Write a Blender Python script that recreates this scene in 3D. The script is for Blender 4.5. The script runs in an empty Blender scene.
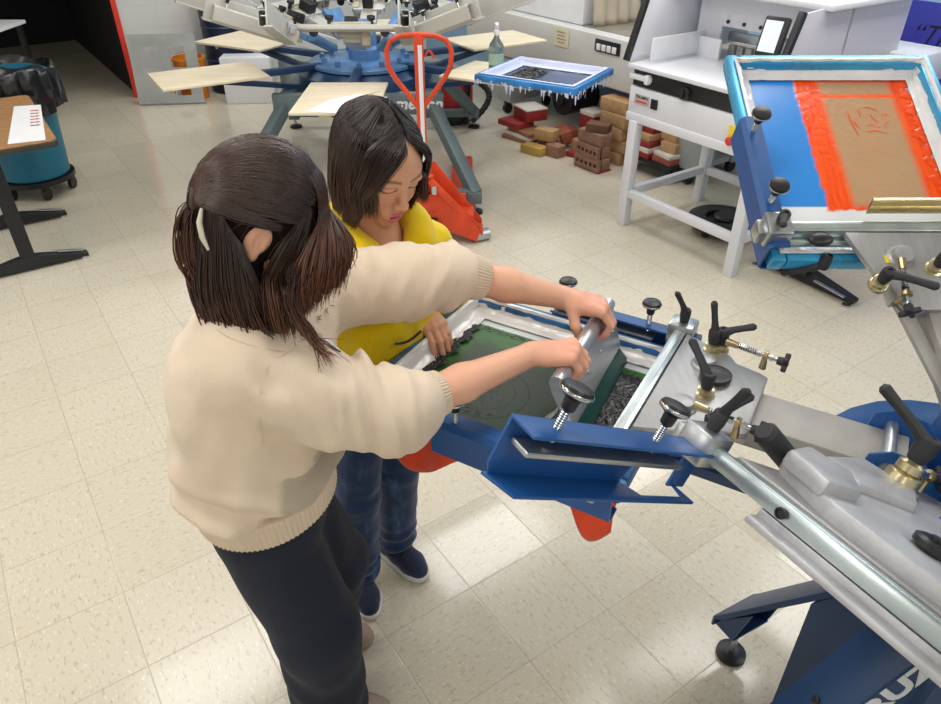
import bpy, bmesh, math, random
import numpy as np
from mathutils import Vector, Matrix, Euler
random.seed(7)
rng = np.random.default_rng(11)
SC = bpy.context.scene
COL = SC.collection
PI = math.pi
V = Vector

# ---------------------------------------------------------------- colours and materials
def lin(h):
    h = h.lstrip('#'); o = []
    for i in (0, 2, 4):
        c = int(h[i:i+2], 16) / 255
        o.append(c / 12.92 if c <= .04045 else ((c + .055) / 1.055) ** 2.4)
    return (*o, 1.0)

class NT:
    """tiny node-tree writer"""
    def __init__(s, name):
        s.m = bpy.data.materials.new(name); s.m.use_nodes = True
        s.t = s.m.node_tree; s.b = s.t.nodes['Principled BSDF']
    def n(s, kind, **kw):
        nd = s.t.nodes.new(kind)
        for k, v in kw.items(): setattr(nd, k, v)
        return nd
    def link(s, a, b): s.t.links.new(a, b)
    def put(s, sock, v):
        if hasattr(v, 'is_output'): s.link(v, sock)
        else: sock.default_value = v
    def set(s, **kw):
        for k, v in kw.items(): s.put(s.b.inputs[k.replace('_', ' ')], v)
        return s
    def math(s, op, a, b=0.0, c=0.0, clamp=False):
        nd = s.n('ShaderNodeMath', operation=op, use_clamp=clamp)
        s.put(nd.inputs[0], a); s.put(nd.inputs[1], b); s.put(nd.inputs[2], c)
        return nd.outputs[0]
    def mix(s, f, a, b):
        nd = s.n('ShaderNodeMix', data_type='RGBA')
        s.put(nd.inputs[0], f); s.put(nd.inputs[6], a); s.put(nd.inputs[7], b)
        return nd.outputs[2]
    def mixf(s, f, a, b):
        nd = s.n('ShaderNodeMix', data_type='FLOAT')
        s.put(nd.inputs[0], f); s.put(nd.inputs[2], a); s.put(nd.inputs[3], b)
        return nd.outputs[0]
    def obj(s): return s.n('ShaderNodeTexCoord').outputs['Object']
    def pos(s): return s.n('ShaderNodeNewGeometry').outputs['Position']
    def map(s, v, loc=(0,0,0), rot=(0,0,0), scale=(1,1,1)):
        nd = s.n('ShaderNodeMapping'); s.link(v, nd.inputs[0])
        nd.inputs[1].default_value = loc; nd.inputs[2].default_value = rot; nd.inputs[3].default_value = scale
        return nd.outputs[0]
    def noise(s, v, scale=5, detail=3, rough=.5, col=False):
        nd = s.n('ShaderNodeTexNoise'); s.link(v, nd.inputs['Vector'])
        nd.inputs['Scale'].default_value = scale; nd.inputs['Detail'].default_value = detail
        nd.inputs['Roughness'].default_value = rough
        return nd.outputs['Color' if col else 'Fac']
    def xyz(s, v):
        nd = s.n('ShaderNodeSeparateXYZ'); s.link(v, nd.inputs[0]); return nd.outputs
    def ramp(s, f, a, b):   # smooth 0..1 between a and b
        nd = s.n('ShaderNodeMapRange', interpolation_type='SMOOTHSTEP')
        s.put(nd.inputs[0], f); nd.inputs[1].default_value = a; nd.inputs[2].default_value = b
        return nd.outputs[0]
    def bump(s, h, strength=.2, dist=.01):
        nd = s.n('ShaderNodeBump'); nd.inputs['Strength'].default_value = strength
        nd.inputs['Distance'].default_value = dist
        s.link(h, nd.inputs['Height']); s.link(nd.outputs[0], s.b.inputs['Normal'])
    def rect(s, x, y, cx, cy, hx, hy, edge, wob=0.0):
        """1 inside a rectangle, soft edge in metres, wob = additive wobble socket"""
        a = s.math('SUBTRACT', s.math('ABSOLUTE', s.math('SUBTRACT', x, cx)), hx)
        b = s.math('SUBTRACT', s.math('ABSOLUTE', s.math('SUBTRACT', y, cy)), hy)
        d = s.math('ADD', s.math('MAXIMUM', a, b), wob)
        return s.ramp(d, edge, -edge)

def mat(name, c, rough=.5, metal=0, var=.08, scale=6, bump=0, bscale=60, coat=0, sheen=0, spec=.5, trans=0, alpha=1, stretch=(1,1,1), sss=0):
    t = NT(name); o = t.map(t.obj(), scale=stretch)
    c = lin(c)
    dark = tuple(x * (1 - var) for x in c[:3]) + (1,); lite = tuple(min(1, x * (1 + var)) for x in c[:3]) + (1,)
    f = t.noise(o, scale, 4)
    t.set(Base_Color=t.mix(t.ramp(f, .3, .7), dark, lite), Metallic=metal, Specular_IOR_Level=spec)
    t.set(Roughness=t.mixf(f, max(0, rough - .06), min(1, rough + .06)))
    if coat: t.set(Coat_Weight=coat, Coat_Roughness=.08)
    if sheen: t.set(Sheen_Weight=sheen, Sheen_Roughness=.5)
    if trans: t.set(Transmission_Weight=trans)
    if alpha < 1: t.set(Alpha=alpha)
    if sss: t.set(Subsurface_Weight=sss, Subsurface_Radius=(.012, .005, .003), Subsurface_Scale=1.0)
    if bump: t.bump(t.noise(o, bscale, 3), bump, .004)
    return t.m

# ---------------------------------------------------------------- mesh builder
class MB:
    def __init__(s, M=None):
        s.v = []; s.f = []; s.mi = []; s.M = M.copy() if M else Matrix(); s.cur = 0
    def add(s, vs, fs, M=None):
        k = len(s.v); T = s.M @ M if M else s.M
        s.v += [T @ V(p) for p in vs]
        s.f += [tuple(i + k for i in f) for f in fs]; s.mi += [s.cur] * len(fs)
        return s
    def bm(s, b, M=None):
        b.verts.ensure_lookup_table(); b.verts.index_update()
        s.add([v.co.copy() for v in b.verts], [[v.index for v in f.verts] for f in b.faces], M); b.free(); return s
    def box(s, c, size, rot=None, bev=0.0, seg=2):
        b = bmesh.new(); bmesh.ops.create_cube(b, size=1)
        for v in b.verts: v.co = V((v.co.x * size[0], v.co.y * size[1], v.co.z * size[2]))
        if bev: bmesh.ops.bevel(b, geom=b.edges[:], offset=min(bev, min(size) * .45), segments=seg, affect='EDGES', profile=.5)
        M = Matrix.Translation(V(c))
        if rot is not None: M = M @ (rot if isinstance(rot, Matrix) else Euler(rot).to_matrix().to_4x4())
        return s.bm(b, M)
    def beam(s, p, q, w, h, up=(0, 0, 1), bev=0.0):
        p, q = V(p), V(q); x = (q - p); L = x.length; x.normalize()
        y = V(up).cross(x); y.normalize(); z = x.cross(y)
        R = Matrix((x, y, z)).transposed().to_4x4()
        return s.box((p + q) / 2, (L, w, h), R, bev)
    def frame(s, p, q):
        x = V(q) - V(p); L = x.length; x.normalize()
        a = V((0, 0, 1)) if abs(x.z) < .9 else V((1, 0, 0))
        u = a.cross(x).normalized(); w = x.cross(u)
        return x, u, w, L
    def tube(s, pts, r, n=10, caps=True, flat=1.0):
        pts = [V(p) for p in pts]; N = len(pts)
        rs = r if isinstance(r, (list, tuple)) else [r] * N
        vs, fs = [], []; u = None
        for i, p in enumerate(pts):
            t = (pts[min(i + 1, N - 1)] - pts[max(i - 1, 0)])
            if t.length < 1e-9: t = V((0, 0, 1))
            t.normalize()
            if u is None:
                a = V((0, 0, 1)) if abs(t.z) < .9 else V((1, 0, 0)); u = a.cross(t).normalized()
            else:
                u = u - t * u.dot(t)
                u = u.normalized() if u.length > 1e-6 else t.orthogonal().normalized()
            w = t.cross(u)
            for k in range(n):
                a = 2 * PI * k / n; vs.append(p + u * (rs[i] * math.cos(a)) + w * (rs[i] * flat * math.sin(a)))
        for i in range(N - 1):
            for k in range(n):
                a, b = i * n + k, i * n + (k + 1) % n
                fs.append((a, b, b + n, a + n))
        if caps: fs += [tuple(range(n - 1, -1, -1)), tuple((N - 1) * n + k for k in range(n))]
        return s.add(vs, fs)
    def cyl(s, p, q, r1, r2=None, n=20): return s.tube([p, q], [r1, r1 if r2 is None else r2], n)
    def lathe(s, prof, p=(0, 0, 0), axis=(0, 0, 1), n=24, caps=True):
        z = V(axis).normalized(); x = z.orthogonal().normalized(); y = z.cross(x); p = V(p)
        vs, fs = [], []; N = len(prof)
        for r, h in prof:
            for k in range(n):
                a = 2 * PI * k / n; vs.append(p + z * h + x * (r * math.cos(a)) + y * (r * math.sin(a)))
        for i in range(N - 1):
            for k in range(n):
                a, b = i * n + k, i * n + (k + 1) % n; fs.append((a, b, b + n, a + n))
        if caps: fs += [tuple(range(n - 1, -1, -1)), tuple((N - 1) * n + k for k in range(n))]
        return s.add(vs, fs)
    def prism(s, poly, h, o=(0, 0, 0), x=(1, 0, 0), y=(0, 1, 0), bev=0.0):
        """polygon in the plane (x, y) at o, extruded by h along x cross y"""
        x, y, o = V(x), V(y), V(o); z = x.cross(y).normalized()
        b = bmesh.new(); vs = [b.verts.new(o + x * a + y * c) for a, c in poly]
        f = b.faces.new(vs); r = bmesh.ops.extrude_face_region(b, geom=[f])
        for v in [e for e in r['geom'] if isinstance(e, bmesh.types.BMVert)]: v.co += z * h
        bmesh.ops.recalc_face_normals(b, faces=b.faces[:])
        if bev: bmesh.ops.bevel(b, geom=b.edges[:], offset=bev, segments=2, affect='EDGES', profile=.5)
        return s.bm(b)
    def ball(s, c, r, n=16, m=10, R=None):
        r = (r, r, r) if isinstance(r, (int, float)) else r
        vs = [(0, 0, -1)]; fs = []
        for i in range(1, m):
            t = PI * i / m - PI / 2
            for k in range(n):
                a = 2 * PI * k / n; vs.append((math.cos(t) * math.cos(a), math.cos(t) * math.sin(a), math.sin(t)))
        vs.append((0, 0, 1)); e = len(vs) - 1
        for k in range(n):
            fs.append((0, 1 + (k + 1) % n, 1 + k)); fs.append((e, e - n + k, e - n + (k + 1) % n))
        for i in range(m - 2):
            for k in range(n):
                a, b = 1 + i * n + k, 1 + i * n + (k + 1) % n; fs.append((a, b, b + n, a + n))
        M = Matrix.Translation(V(c)) @ (R.to_4x4() if R else Matrix()) @ Matrix.Diagonal((*r, 1))
        return s.add(vs, fs, M)
    def grid(s, fn, nu, nv, closed=False):
        vs = [fn(i / nu, j / nv) for i in range(nu + 1) for j in range(nv + 1)]
        fs = [(i*(nv+1)+j, (i+1)*(nv+1)+j, (i+1)*(nv+1)+j+1, i*(nv+1)+j+1) for i in range(nu) for j in range(nv)]
        return s.add(vs, fs)
    def build(s, name, m, parent=None, ang=35, thick=0.0):
        me = bpy.data.meshes.new(name); me.from_pydata([tuple(v) for v in s.v], [], s.f)
        b = bmesh.new(); b.from_mesh(me); bmesh.ops.recalc_face_normals(b, faces=b.faces[:])
        if thick: bmesh.ops.solidify(b, geom=b.faces[:], thickness=thick)
        b.to_mesh(me); b.free()
        for x in (m if isinstance(m, (list, tuple)) else [m]): me.materials.append(x)
        if len(me.polygons) == len(s.mi): me.polygons.foreach_set('material_index', s.mi)
        return link_mesh(name, me, parent, ang)

def link_mesh(name, me, parent=None, ang=35):
    me.polygons.foreach_set('use_smooth', [True] * len(me.polygons))
    me.set_sharp_from_angle(angle=math.radians(ang))
    o = bpy.data.objects.new(name, me); COL.objects.link(o)
    if parent is not None:
        o.parent = parent
        r = parent
        while r.parent: r = r.parent
        me.transform(root_matrix(r).inverted())
    me.update()
    return o

def root_matrix(r): return Matrix.LocRotScale(r.location, r.rotation_euler, r.scale)

def thing(name, label, cat, loc=(0, 0, 0), group=None, rz=0.0):
    o = bpy.data.objects.new(name, None); COL.objects.link(o); o.empty_display_size = .05
    o.location = loc; o.rotation_euler = (0, 0, rz); o['label'] = label; o['category'] = cat
    if group: o['group'] = group
    return o
def tag(o, label, cat, group=None):
    o['label'] = label; o['category'] = cat
    if group: o['group'] = group
    return o
def struct(o): o['kind'] = 'structure'; return o
def rebase(o):
    """put a single-mesh thing's origin at the bottom centre of its mesh"""
    me = o.data; co = np.array([v.co[:] for v in me.vertices])
    c = V(((co[:,0].min()+co[:,0].max())/2, (co[:,1].min()+co[:,1].max())/2, co[:,2].min()))
    me.transform(Matrix.Translation(-c)); o.location = c; return o
def dup(root, loc, rz, label, group=None):
    r = root.copy(); COL.objects.link(r); r.location = loc; r.rotation_euler = (0, 0, rz); r['label'] = label
    if group: r['group'] = group
    for ch in list(root.children):
        c = ch.copy(); COL.objects.link(c); c.parent = r
        for g in list(ch.children):
            d = g.copy(); COL.objects.link(d); d.parent = c
    return r

def text(s, body, size, origin, x, y, m, depth=.0006, shear=0.0, bold=0.0, name='lettering', parent=None, align='CENTER', spacing=1.0):
    """flat raised lettering: origin point, x = reading direction, y = up direction"""
    cu = bpy.data.curves.new(name, 'FONT'); cu.body = body; cu.size = size; cu.shear = shear
    cu.extrude = depth; cu.offset = bold; cu.align_x = align; cu.align_y = 'CENTER'; cu.resolution_u = 3; cu.space_character = spacing
    o = bpy.data.objects.new('tmp', cu); COL.objects.link(o)
    bpy.context.view_layer.update()
    me = bpy.data.meshes.new_from_object(o.evaluated_get(bpy.context.evaluated_depsgraph_get()))
    bpy.data.objects.remove(o); bpy.data.curves.remove(cu)
    x = V(x).normalized(); y = V(y); y = (y - x * y.dot(x)).normalized(); z = x.cross(y)
    M = Matrix((x, y, z)).transposed().to_4x4(); M.translation = V(origin)
    me.transform(s @ M if s is not None else M)
    me.materials.clear(); me.materials.append(m)
    me.name = name
    return link_mesh(name, me, parent, 30)

# ---------------------------------------------------------------- implicit surfaces (people, cloth, hair)
def surfnet(fn, lo, hi, h):
    ax = [np.arange(lo[i] - h, hi[i] + 2 * h, h, dtype=np.float32) for i in range(3)]
    X, Y, Z = np.meshgrid(*ax, indexing='ij')
    D = fn(X, Y, Z).astype(np.float32); del X, Y, Z
    n = np.array(D.shape); c = n - 1
    acc = np.zeros((*c, 3), np.float32); cnt = np.zeros(c, np.float32)
    S = D < 0
    for axis in range(3):
        o1, o2 = [a for a in range(3) if a != axis]
        for p in (0, 1):
            for q in (0, 1):
                off = [0, 0, 0]; off[o1] = p; off[o2] = q
                sl = tuple(slice(off[k], off[k] + c[k]) for k in range(3))
                off2 = off[:]; off2[axis] += 1
                s2 = tuple(slice(off2[k], off2[k] + c[k]) for k in range(3))
                m = S[sl] != S[s2]
                if not m.any(): continue
                a, b = D[sl][m], D[s2][m]; t = a / (a - b)
                for k in range(3):
                    acc[..., k][m] += off[k] + (t if k == axis else 0)
                cnt[m] += 1
    act = cnt > 0; idx = np.full(c, -1, np.int64); ijk = np.argwhere(act); idx[act] = np.arange(len(ijk))
    vs = (ijk + acc[act] / cnt[act][:, None]) * h + np.array([a[0] for a in ax])
    quads = []
    for axis in range(3):
        o1, o2 = (axis + 1) % 3, (axis + 2) % 3
        a = [slice(None)] * 3; b = [slice(None)] * 3
        a[axis] = slice(0, -1); b[axis] = slice(1, None)
        for k in (o1, o2): a[k] = slice(1, -1); b[k] = slice(1, -1)
        A, B = S[tuple(a)], S[tuple(b)]
        for m, flip in ((A & ~B, False), (~A & B, True)):
            e = np.argwhere(m)
            if not len(e): continue
            e[:, o1] += 1; e[:, o2] += 1
            q = []
            for d1, d2 in ((-1, -1), (0, -1), (0, 0), (-1, 0)):
                r = e.copy(); r[:, o1] += d1; r[:, o2] += d2; q.append(idx[r[:, 0], r[:, 1], r[:, 2]])
            q = np.stack(q, 1); quads.append(q[:, ::-1] if flip else q)
    return vs, np.concatenate(quads)

def relax(vs, q, it=2, lam=.5):
    n = len(vs); e = np.concatenate([q[:, [0, 1]], q[:, [1, 2]], q[:, [2, 3]], q[:, [3, 0]]])
    e = np.unique(np.sort(e, 1), axis=0); deg = np.bincount(e.ravel(), minlength=n).clip(1)[:, None]
    for _ in range(it):
        s = np.zeros_like(vs)
        for k in range(3):
            s[:, k] = np.bincount(e[:, 0], vs[e[:, 1], k], n) + np.bincount(e[:, 1], vs[e[:, 0], k], n)
        vs = vs + lam * (s / deg - vs)
    return vs

def sdf_object(name, fn, lo, hi, h, m, parent=None, it=2, tint=None):
    vs, q = surfnet(fn, lo, hi, h); vs = relax(vs, q, it)
    me = bpy.data.meshes.new(name)
    me.vertices.add(len(vs)); me.vertices.foreach_set('co', vs.astype(np.float32).ravel())
    me.loops.add(len(q) * 4); me.loops.foreach_set('vertex_index', q.ravel().astype(np.int32))
    me.polygons.add(len(q)); me.polygons.foreach_set('loop_start', np.arange(0, len(q) * 4, 4, dtype=np.int32))
    me.update(calc_edges=True); me.validate()
    if tint is not None:
        at = me.attributes.new('tint', 'FLOAT_COLOR', 'POINT')
        at.data.foreach_set('color', np.concatenate([tint(vs), np.ones((len(vs), 1))], 1).astype(np.float32).ravel())
    for x in (m if isinstance(m, (list, tuple)) else [m]): me.materials.append(x)
    return link_mesh(name, me, parent, 180)

def rcone(P, a, b, ra, rb):
    a = np.asarray(a, np.float32); b = np.asarray(b, np.float32); d = b - a; L2 = float(d @ d) + 1e-12
    px, py, pz = P[0] - a[0], P[1] - a[1], P[2] - a[2]
    t = np.clip((px * d[0] + py * d[1] + pz * d[2]) / L2, 0, 1)
    return np.sqrt((px - t * d[0]) ** 2 + (py - t * d[1]) ** 2 + (pz - t * d[2]) ** 2) - (ra + (rb - ra) * t)
def ell(P, c, r, R=None):
    p = [P[0] - c[0], P[1] - c[1], P[2] - c[2]]
    if R is not None:
        p = [R[0][k] * p[0] + R[1][k] * p[1] + R[2][k] * p[2] for k in range(3)]   # columns of R are the axes
    k1 = np.sqrt((p[0] / r[0]) ** 2 + (p[1] / r[1]) ** 2 + (p[2] / r[2]) ** 2)
    k2 = np.sqrt((p[0] / r[0]**2) ** 2 + (p[1] / r[1]**2) ** 2 + (p[2] / r[2]**2) ** 2) + 1e-9
    return k1 * (k1 - 1) / k2
def smin(a, b, k):
    h = np.clip(.5 + .5 * (b - a) / k, 0, 1)
    return b + (a - b) * h - k * h * (1 - h)
def smax(a, b, k): return -smin(-a, -b, k)
def chain(P, pts, rs, k=.02):
    d = None
    for i in range(len(pts) - 1):
        e = rcone(P, pts[i], pts[i+1], rs[i], rs[i+1]); d = e if d is None else smin(d, e, k)
    return d
def vnoise(P, s, seed=0):
    x, y, z = P[0] * s + seed * 7.13, P[1] * s + seed * 3.7, P[2] * s - seed * 5.9
    return (np.sin(x + 1.7 * np.sin(y * 1.1 + seed)) * np.sin(y + 1.3 * np.sin(z * .9)) + np.sin(z + 1.9 * np.sin(x * .8 + 2)) * np.sin(x * 1.3 + y * .7)) * .5
# ---------------------------------------------------------------- camera, world, room
SC.view_settings.view_transform = 'Standard'; SC.view_settings.look = 'None'
SC.view_settings.gamma = 1; SC.view_settings.use_curve_mapping = False; SC.view_settings.exposure = 0.0
TH = math.atan(487 / 710)
cam = bpy.data.objects.new('camera', bpy.data.cameras.new('camera')); COL.objects.link(cam)
cam.location = (0, 0, 1.9); cam.rotation_euler = (PI / 2 - TH, 0, 0)
cam.data.sensor_fit = 'HORIZONTAL'; cam.data.sensor_width = 36; cam.data.lens = 710 / 941 * 36; cam.data.clip_start = .05
SC.camera = cam
w = bpy.data.worlds.new('world'); SC.world = w; w.use_nodes = True
w.node_tree.nodes['Background'].inputs[0].default_value = (.9, .95, 1, 1); w.node_tree.nodes['Background'].inputs[1].default_value = .25

AZ = math.radians(34.5)
EB = V((math.cos(AZ), math.sin(AZ), 0)); EA = V((-math.sin(AZ), math.cos(AZ), 0))
def T(b, a, z=0.0): return EB * b + EA * a + V((0, 0, z))
RM = Matrix((EB, EA, V((0, 0, 1)))).transposed().to_4x4()          # room frame -> world
def RMB(b=0, a=0, z=0): return MB(Matrix.Translation(T(b, a, z)) @ RM)
def FMB(x, y, z=0, az=0): return MB(Matrix.Translation((x, y, z)) @ Matrix.Rotation(math.radians(az), 4, 'Z'))

M = {}
def floor_mat():
    t = NT('vinyl_tile'); p = t.pos()
    r = t.n('ShaderNodeVectorRotate', rotation_type='Z_AXIS'); t.link(p, r.inputs[0]); r.inputs['Angle'].default_value = -AZ
    q = t.map(r.outputs[0], loc=(-.815 / .3048 , -.882 / .3048, 0), scale=(1/.3048, 1/.3048, 1))
    x, y, _ = t.xyz(q)
    fx, fy = t.math('FLOOR', x), t.math('FLOOR', y)
    cmb = t.n('ShaderNodeCombineXYZ'); t.link(fx, cmb.inputs[0]); t.link(fy, cmb.inputs[1])
    wn = t.n('ShaderNodeTexWhiteNoise', noise_dimensions='2D'); t.link(cmb.outputs[0], wn.inputs[0])
    rnd = wn.outputs['Value']
    ex = t.math('SUBTRACT', .5, t.math('ABSOLUTE', t.math('SUBTRACT', t.math('FRACT', x), .5)))
    ey = t.math('SUBTRACT', .5, t.math('ABSOLUTE', t.math('SUBTRACT', t.math('FRACT', y), .5)))
    seam = t.math('MINIMUM', ex, t.math('MULTIPLY', ey, 1.0))
    grout = t.ramp(seam, .0085, .002)
    # chips pressed into the tile, direction alternating tile by tile
    rr = t.n('ShaderNodeVectorRotate', rotation_type='Z_AXIS'); t.link(q, rr.inputs[0])
    t.link(t.math('MULTIPLY', t.math('ROUND', rnd), PI / 2), rr.inputs['Angle'])
    c1 = t.noise(t.map(rr.outputs[0], scale=(11, 26, 1)), 1.0, 2, .55)
    c2 = t.noise(t.map(rr.outputs[0], loc=(9, 4, 0), scale=(16, 34, 1)), 1.0, 2, .6)
    cl = t.noise(q, 1.1, 3)
    base = t.mix(rnd, lin('#d0c8b5'), lin('#d5cdbb'))
    base = t.mix(t.math('MULTIPLY', t.ramp(cl, .5, .75), .35), base, lin('#cfc4ac'))
    c = t.mix(t.math('MULTIPLY', t.ramp(c1, .57, .66), .40), base, lin('#a99c8c'))
    c = t.mix(t.math('MULTIPLY', t.ramp(c2, .60, .68), .5), c, lin('#efe8dc'))
    c3 = t.noise(t.map(rr.outputs[0], loc=(3, 1, 0), scale=(14, 40, 1)), 1.0, 1, .5)
    c = t.mix(t.math('MULTIPLY', t.ramp(c3, .70, .74), .42), c, lin('#7c6f62'))
    c = t.mix(t.math('MULTIPLY', grout, .4), c, lin('#8d8172'))
    t.set(Base_Color=c, Roughness=t.mixf(t.math('POWER', rnd, 1.3), .07, .24), Specular_IOR_Level=.5)
    t.bump(t.math('MULTIPLY', grout, -1.0), .25, .002)
    return t.m
M['floor'] = floor_mat()
def block_mat(name, c, c2):
    t = NT(name); p = t.pos()
    r = t.n('ShaderNodeVectorRotate', rotation_type='Z_AXIS'); t.link(p, r.inputs[0]); r.inputs['Angle'].default_value = -AZ
    x, y, z = t.xyz(r.outputs[0]); s = t.math('ADD', x, y)
    cmb = t.n('ShaderNodeCombineXYZ'); t.link(s, cmb.inputs[0]); t.link(z, cmb.inputs[1])
    b = t.n('ShaderNodeTexBrick'); t.link(cmb.outputs[0], b.inputs[0])
    b.inputs['Scale'].default_value = 1; b.inputs['Brick Width'].default_value = .4; b.inputs['Row Height'].default_value = .2
    b.inputs['Mortar Size'].default_value = .006
    b.inputs['Color1'].default_value = lin(c); b.inputs['Color2'].default_value = lin(c2); b.inputs['Mortar'].default_value = lin(c2)
    t.set(Base_Color=b.outputs['Color'], Roughness=.5); t.bump(b.outputs['Fac'], -.4, .006); return t.m
M['white_block'] = block_mat('white_block', '#d6d8d6', '#cfd2d0')
M['blue_block'] = block_mat('blue_block', '#8fb0cd', '#87a9c7')
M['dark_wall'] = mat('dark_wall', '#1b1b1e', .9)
M['ceiling'] = mat('ceiling_tile', '#e6e4df', .9)
M['red_paint'] = mat('red_paint', '#d8392b', .45)
M['green_board'] = mat('green_board', '#5d8a78', .6)

def wall(name, b0, b1, a0, a1, z0, z1, m):
    return struct(RMB().box(((b0+b1)/2, (a0+a1)/2, (z0+z1)/2), (b1-b0, a1-a0, z1-z0)).build(name, m))
wall('floor', -3.2, 5.0, -3.2, 11.4, -.1, 0, M['floor'])
wall('ceiling', -3.2, 5.0, -3.2, 11.4, 2.9, 3.0, M['ceiling'])
wall('wall_right', 4.75, 4.9, -3.2, 8.0, 0, 2.9, M['blue_block'])
wall('wall_back', 1.40, 4.75, 7.85, 8.0, 0, 2.9, M['white_block'])
wall('wall_back_header', -3.0, 1.40, 7.85, 8.0, 2.1, 2.9, M['white_block'])
wall('wall_left', -3.2, -3.0, -3.2, 11.4, 0, 2.9, M['white_block'])
wall('wall_front', -3.0, 4.75, -3.2, -3.0, 0, 2.9, M['white_block'])
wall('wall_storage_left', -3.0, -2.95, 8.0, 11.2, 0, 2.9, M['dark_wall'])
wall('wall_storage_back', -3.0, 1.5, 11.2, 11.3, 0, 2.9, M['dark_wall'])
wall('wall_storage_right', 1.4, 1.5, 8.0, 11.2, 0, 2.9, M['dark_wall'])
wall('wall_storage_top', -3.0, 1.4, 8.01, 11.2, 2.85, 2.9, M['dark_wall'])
struct(RMB().box((1.375, 7.835, 1.05), (.045, .03, 2.1)).build('trim_1', M['red_paint']))
d = RMB().box((4.735, 2.82, 1.0), (.03, .70, 2.0), bev=.005).build('door_1', M['green_board']); struct(d)
struct(RMB().box((4.73, 2.44, 1.0), (.04, .05, 2.0), bev=.004).build('trim_2', mat('grey_trim', '#b5b9ba', .5)))

# ceiling fluorescent panels (the room's lamps), rows aligned with the floor tiles
k = 0
for b, a in [(-1.9, -1.6), (-1.9, 1.35), (-1.9, 3.35), (-1.9, 5.25), (.25, -1.6), (.25, 1.35), (.25, 3.40), (1.9, 6.9), (2.5, -1.6), (2.74, 1.5), (2.46, 3.28), (2.6, 5.25), (4.3, -1.6), (4.3, 1.5), (4.3, 3.3), (4.3, 5.25)]:
    for _ in (0,):
        L = bpy.data.lights.new('ceiling_lamp', 'AREA'); L.shape = 'RECTANGLE'; L.size = 1.2; L.size_y = .6
        L.energy = 19.5; L.color = (1, .98, .95)
        o = bpy.data.objects.new('ceiling_lamp', L); COL.objects.link(o)
        o.location = T(b, a, 2.88); o.rotation_euler = (0, 0, AZ)

# ---------------------------------------------------------------- common materials
M['black_metal'] = mat('black_metal', '#26272a', .45, .3)
M['black_plastic'] = mat('black_plastic', '#1c1d20', .38)
M['black_matt'] = mat('black_matt', '#2a2b2f', .6)
M['chrome'] = mat('chrome', '#c9ccce', .18, 1)
M['steel'] = mat('steel', '#b9bdbf', .32, .9, scale=3, stretch=(1, 12, 1))
M['zinc'] = mat('zinc_rail', '#c6d0d2', .30, .85, var=.12, scale=5, stretch=(3, 1, 3))
M['cast'] = mat('cast_aluminium', '#bdbdc1', .45, .5, var=.1, scale=14, bump=.15, bscale=120)
M['arm_grey'] = mat('grey_arm_paint', '#a5a3a0', .55, .2, var=.07, scale=18, bump=.08, bscale=90)
M['brass'] = mat('brass', '#b9a67e', .3, .9)
M['yellow_zinc'] = mat('pale_brass', '#c9bd97', .3, .9)
M['press_blue'] = mat('press_blue', '#1b5192', .38, var=.07, scale=9)
M['navy'] = mat('navy_enamel', '#1c3d66', .4, var=.1, scale=7)
M['white_sheet'] = mat('paper', '#eceef2', .7, var=.02)
M['white_paint'] = mat('white_paint', '#e3e5ea', .4, var=.02)
M['ply'] = mat('plywood', '#e6d9bd', .5, var=.06, scale=3, stretch=(1, 9, 1))
M['white_ink'] = mat('white_lettering', '#e9ebee', .5, var=.01)
M['black_ink'] = mat('black_lettering', '#1a1a1c', .5, var=.01)
M['grey_ink'] = mat('grey_lettering', '#8d8378', .7, var=.03)
M['tape_white'] = mat('white_tape', '#e6edf2', .25, var=.05, scale=12, bump=.6, bscale=28, spec=.6)
M['plastic_wrap'] = mat('plastic_wrap', '#e9e6e6', .22, var=.06, scale=14, bump=.9, bscale=22, spec=.7)
M['frame_cyan'] = mat('frame_light_blue', '#3fa6d6', .28, .2, var=.15, scale=9)
M['frame_blue'] = mat('frame_worn_blue', '#3b6ea5', .4, .2, var=.3, scale=25)
# ---------------------------------------------------------------- left side of the room
M['wood_top'] = mat('wood_laminate', '#a67c52', .45, var=.2, scale=5, stretch=(1.5, 14, 1))
M['teal'] = mat('teal_plastic', '#1d6f8c', .45, var=.1, scale=3)
M['bag'] = mat('black_bag', '#16171b', .22, var=.1, bump=.8, bscale=16, spec=.7)
M['edge'] = mat('dark_edge', '#35322f', .5)

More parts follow.
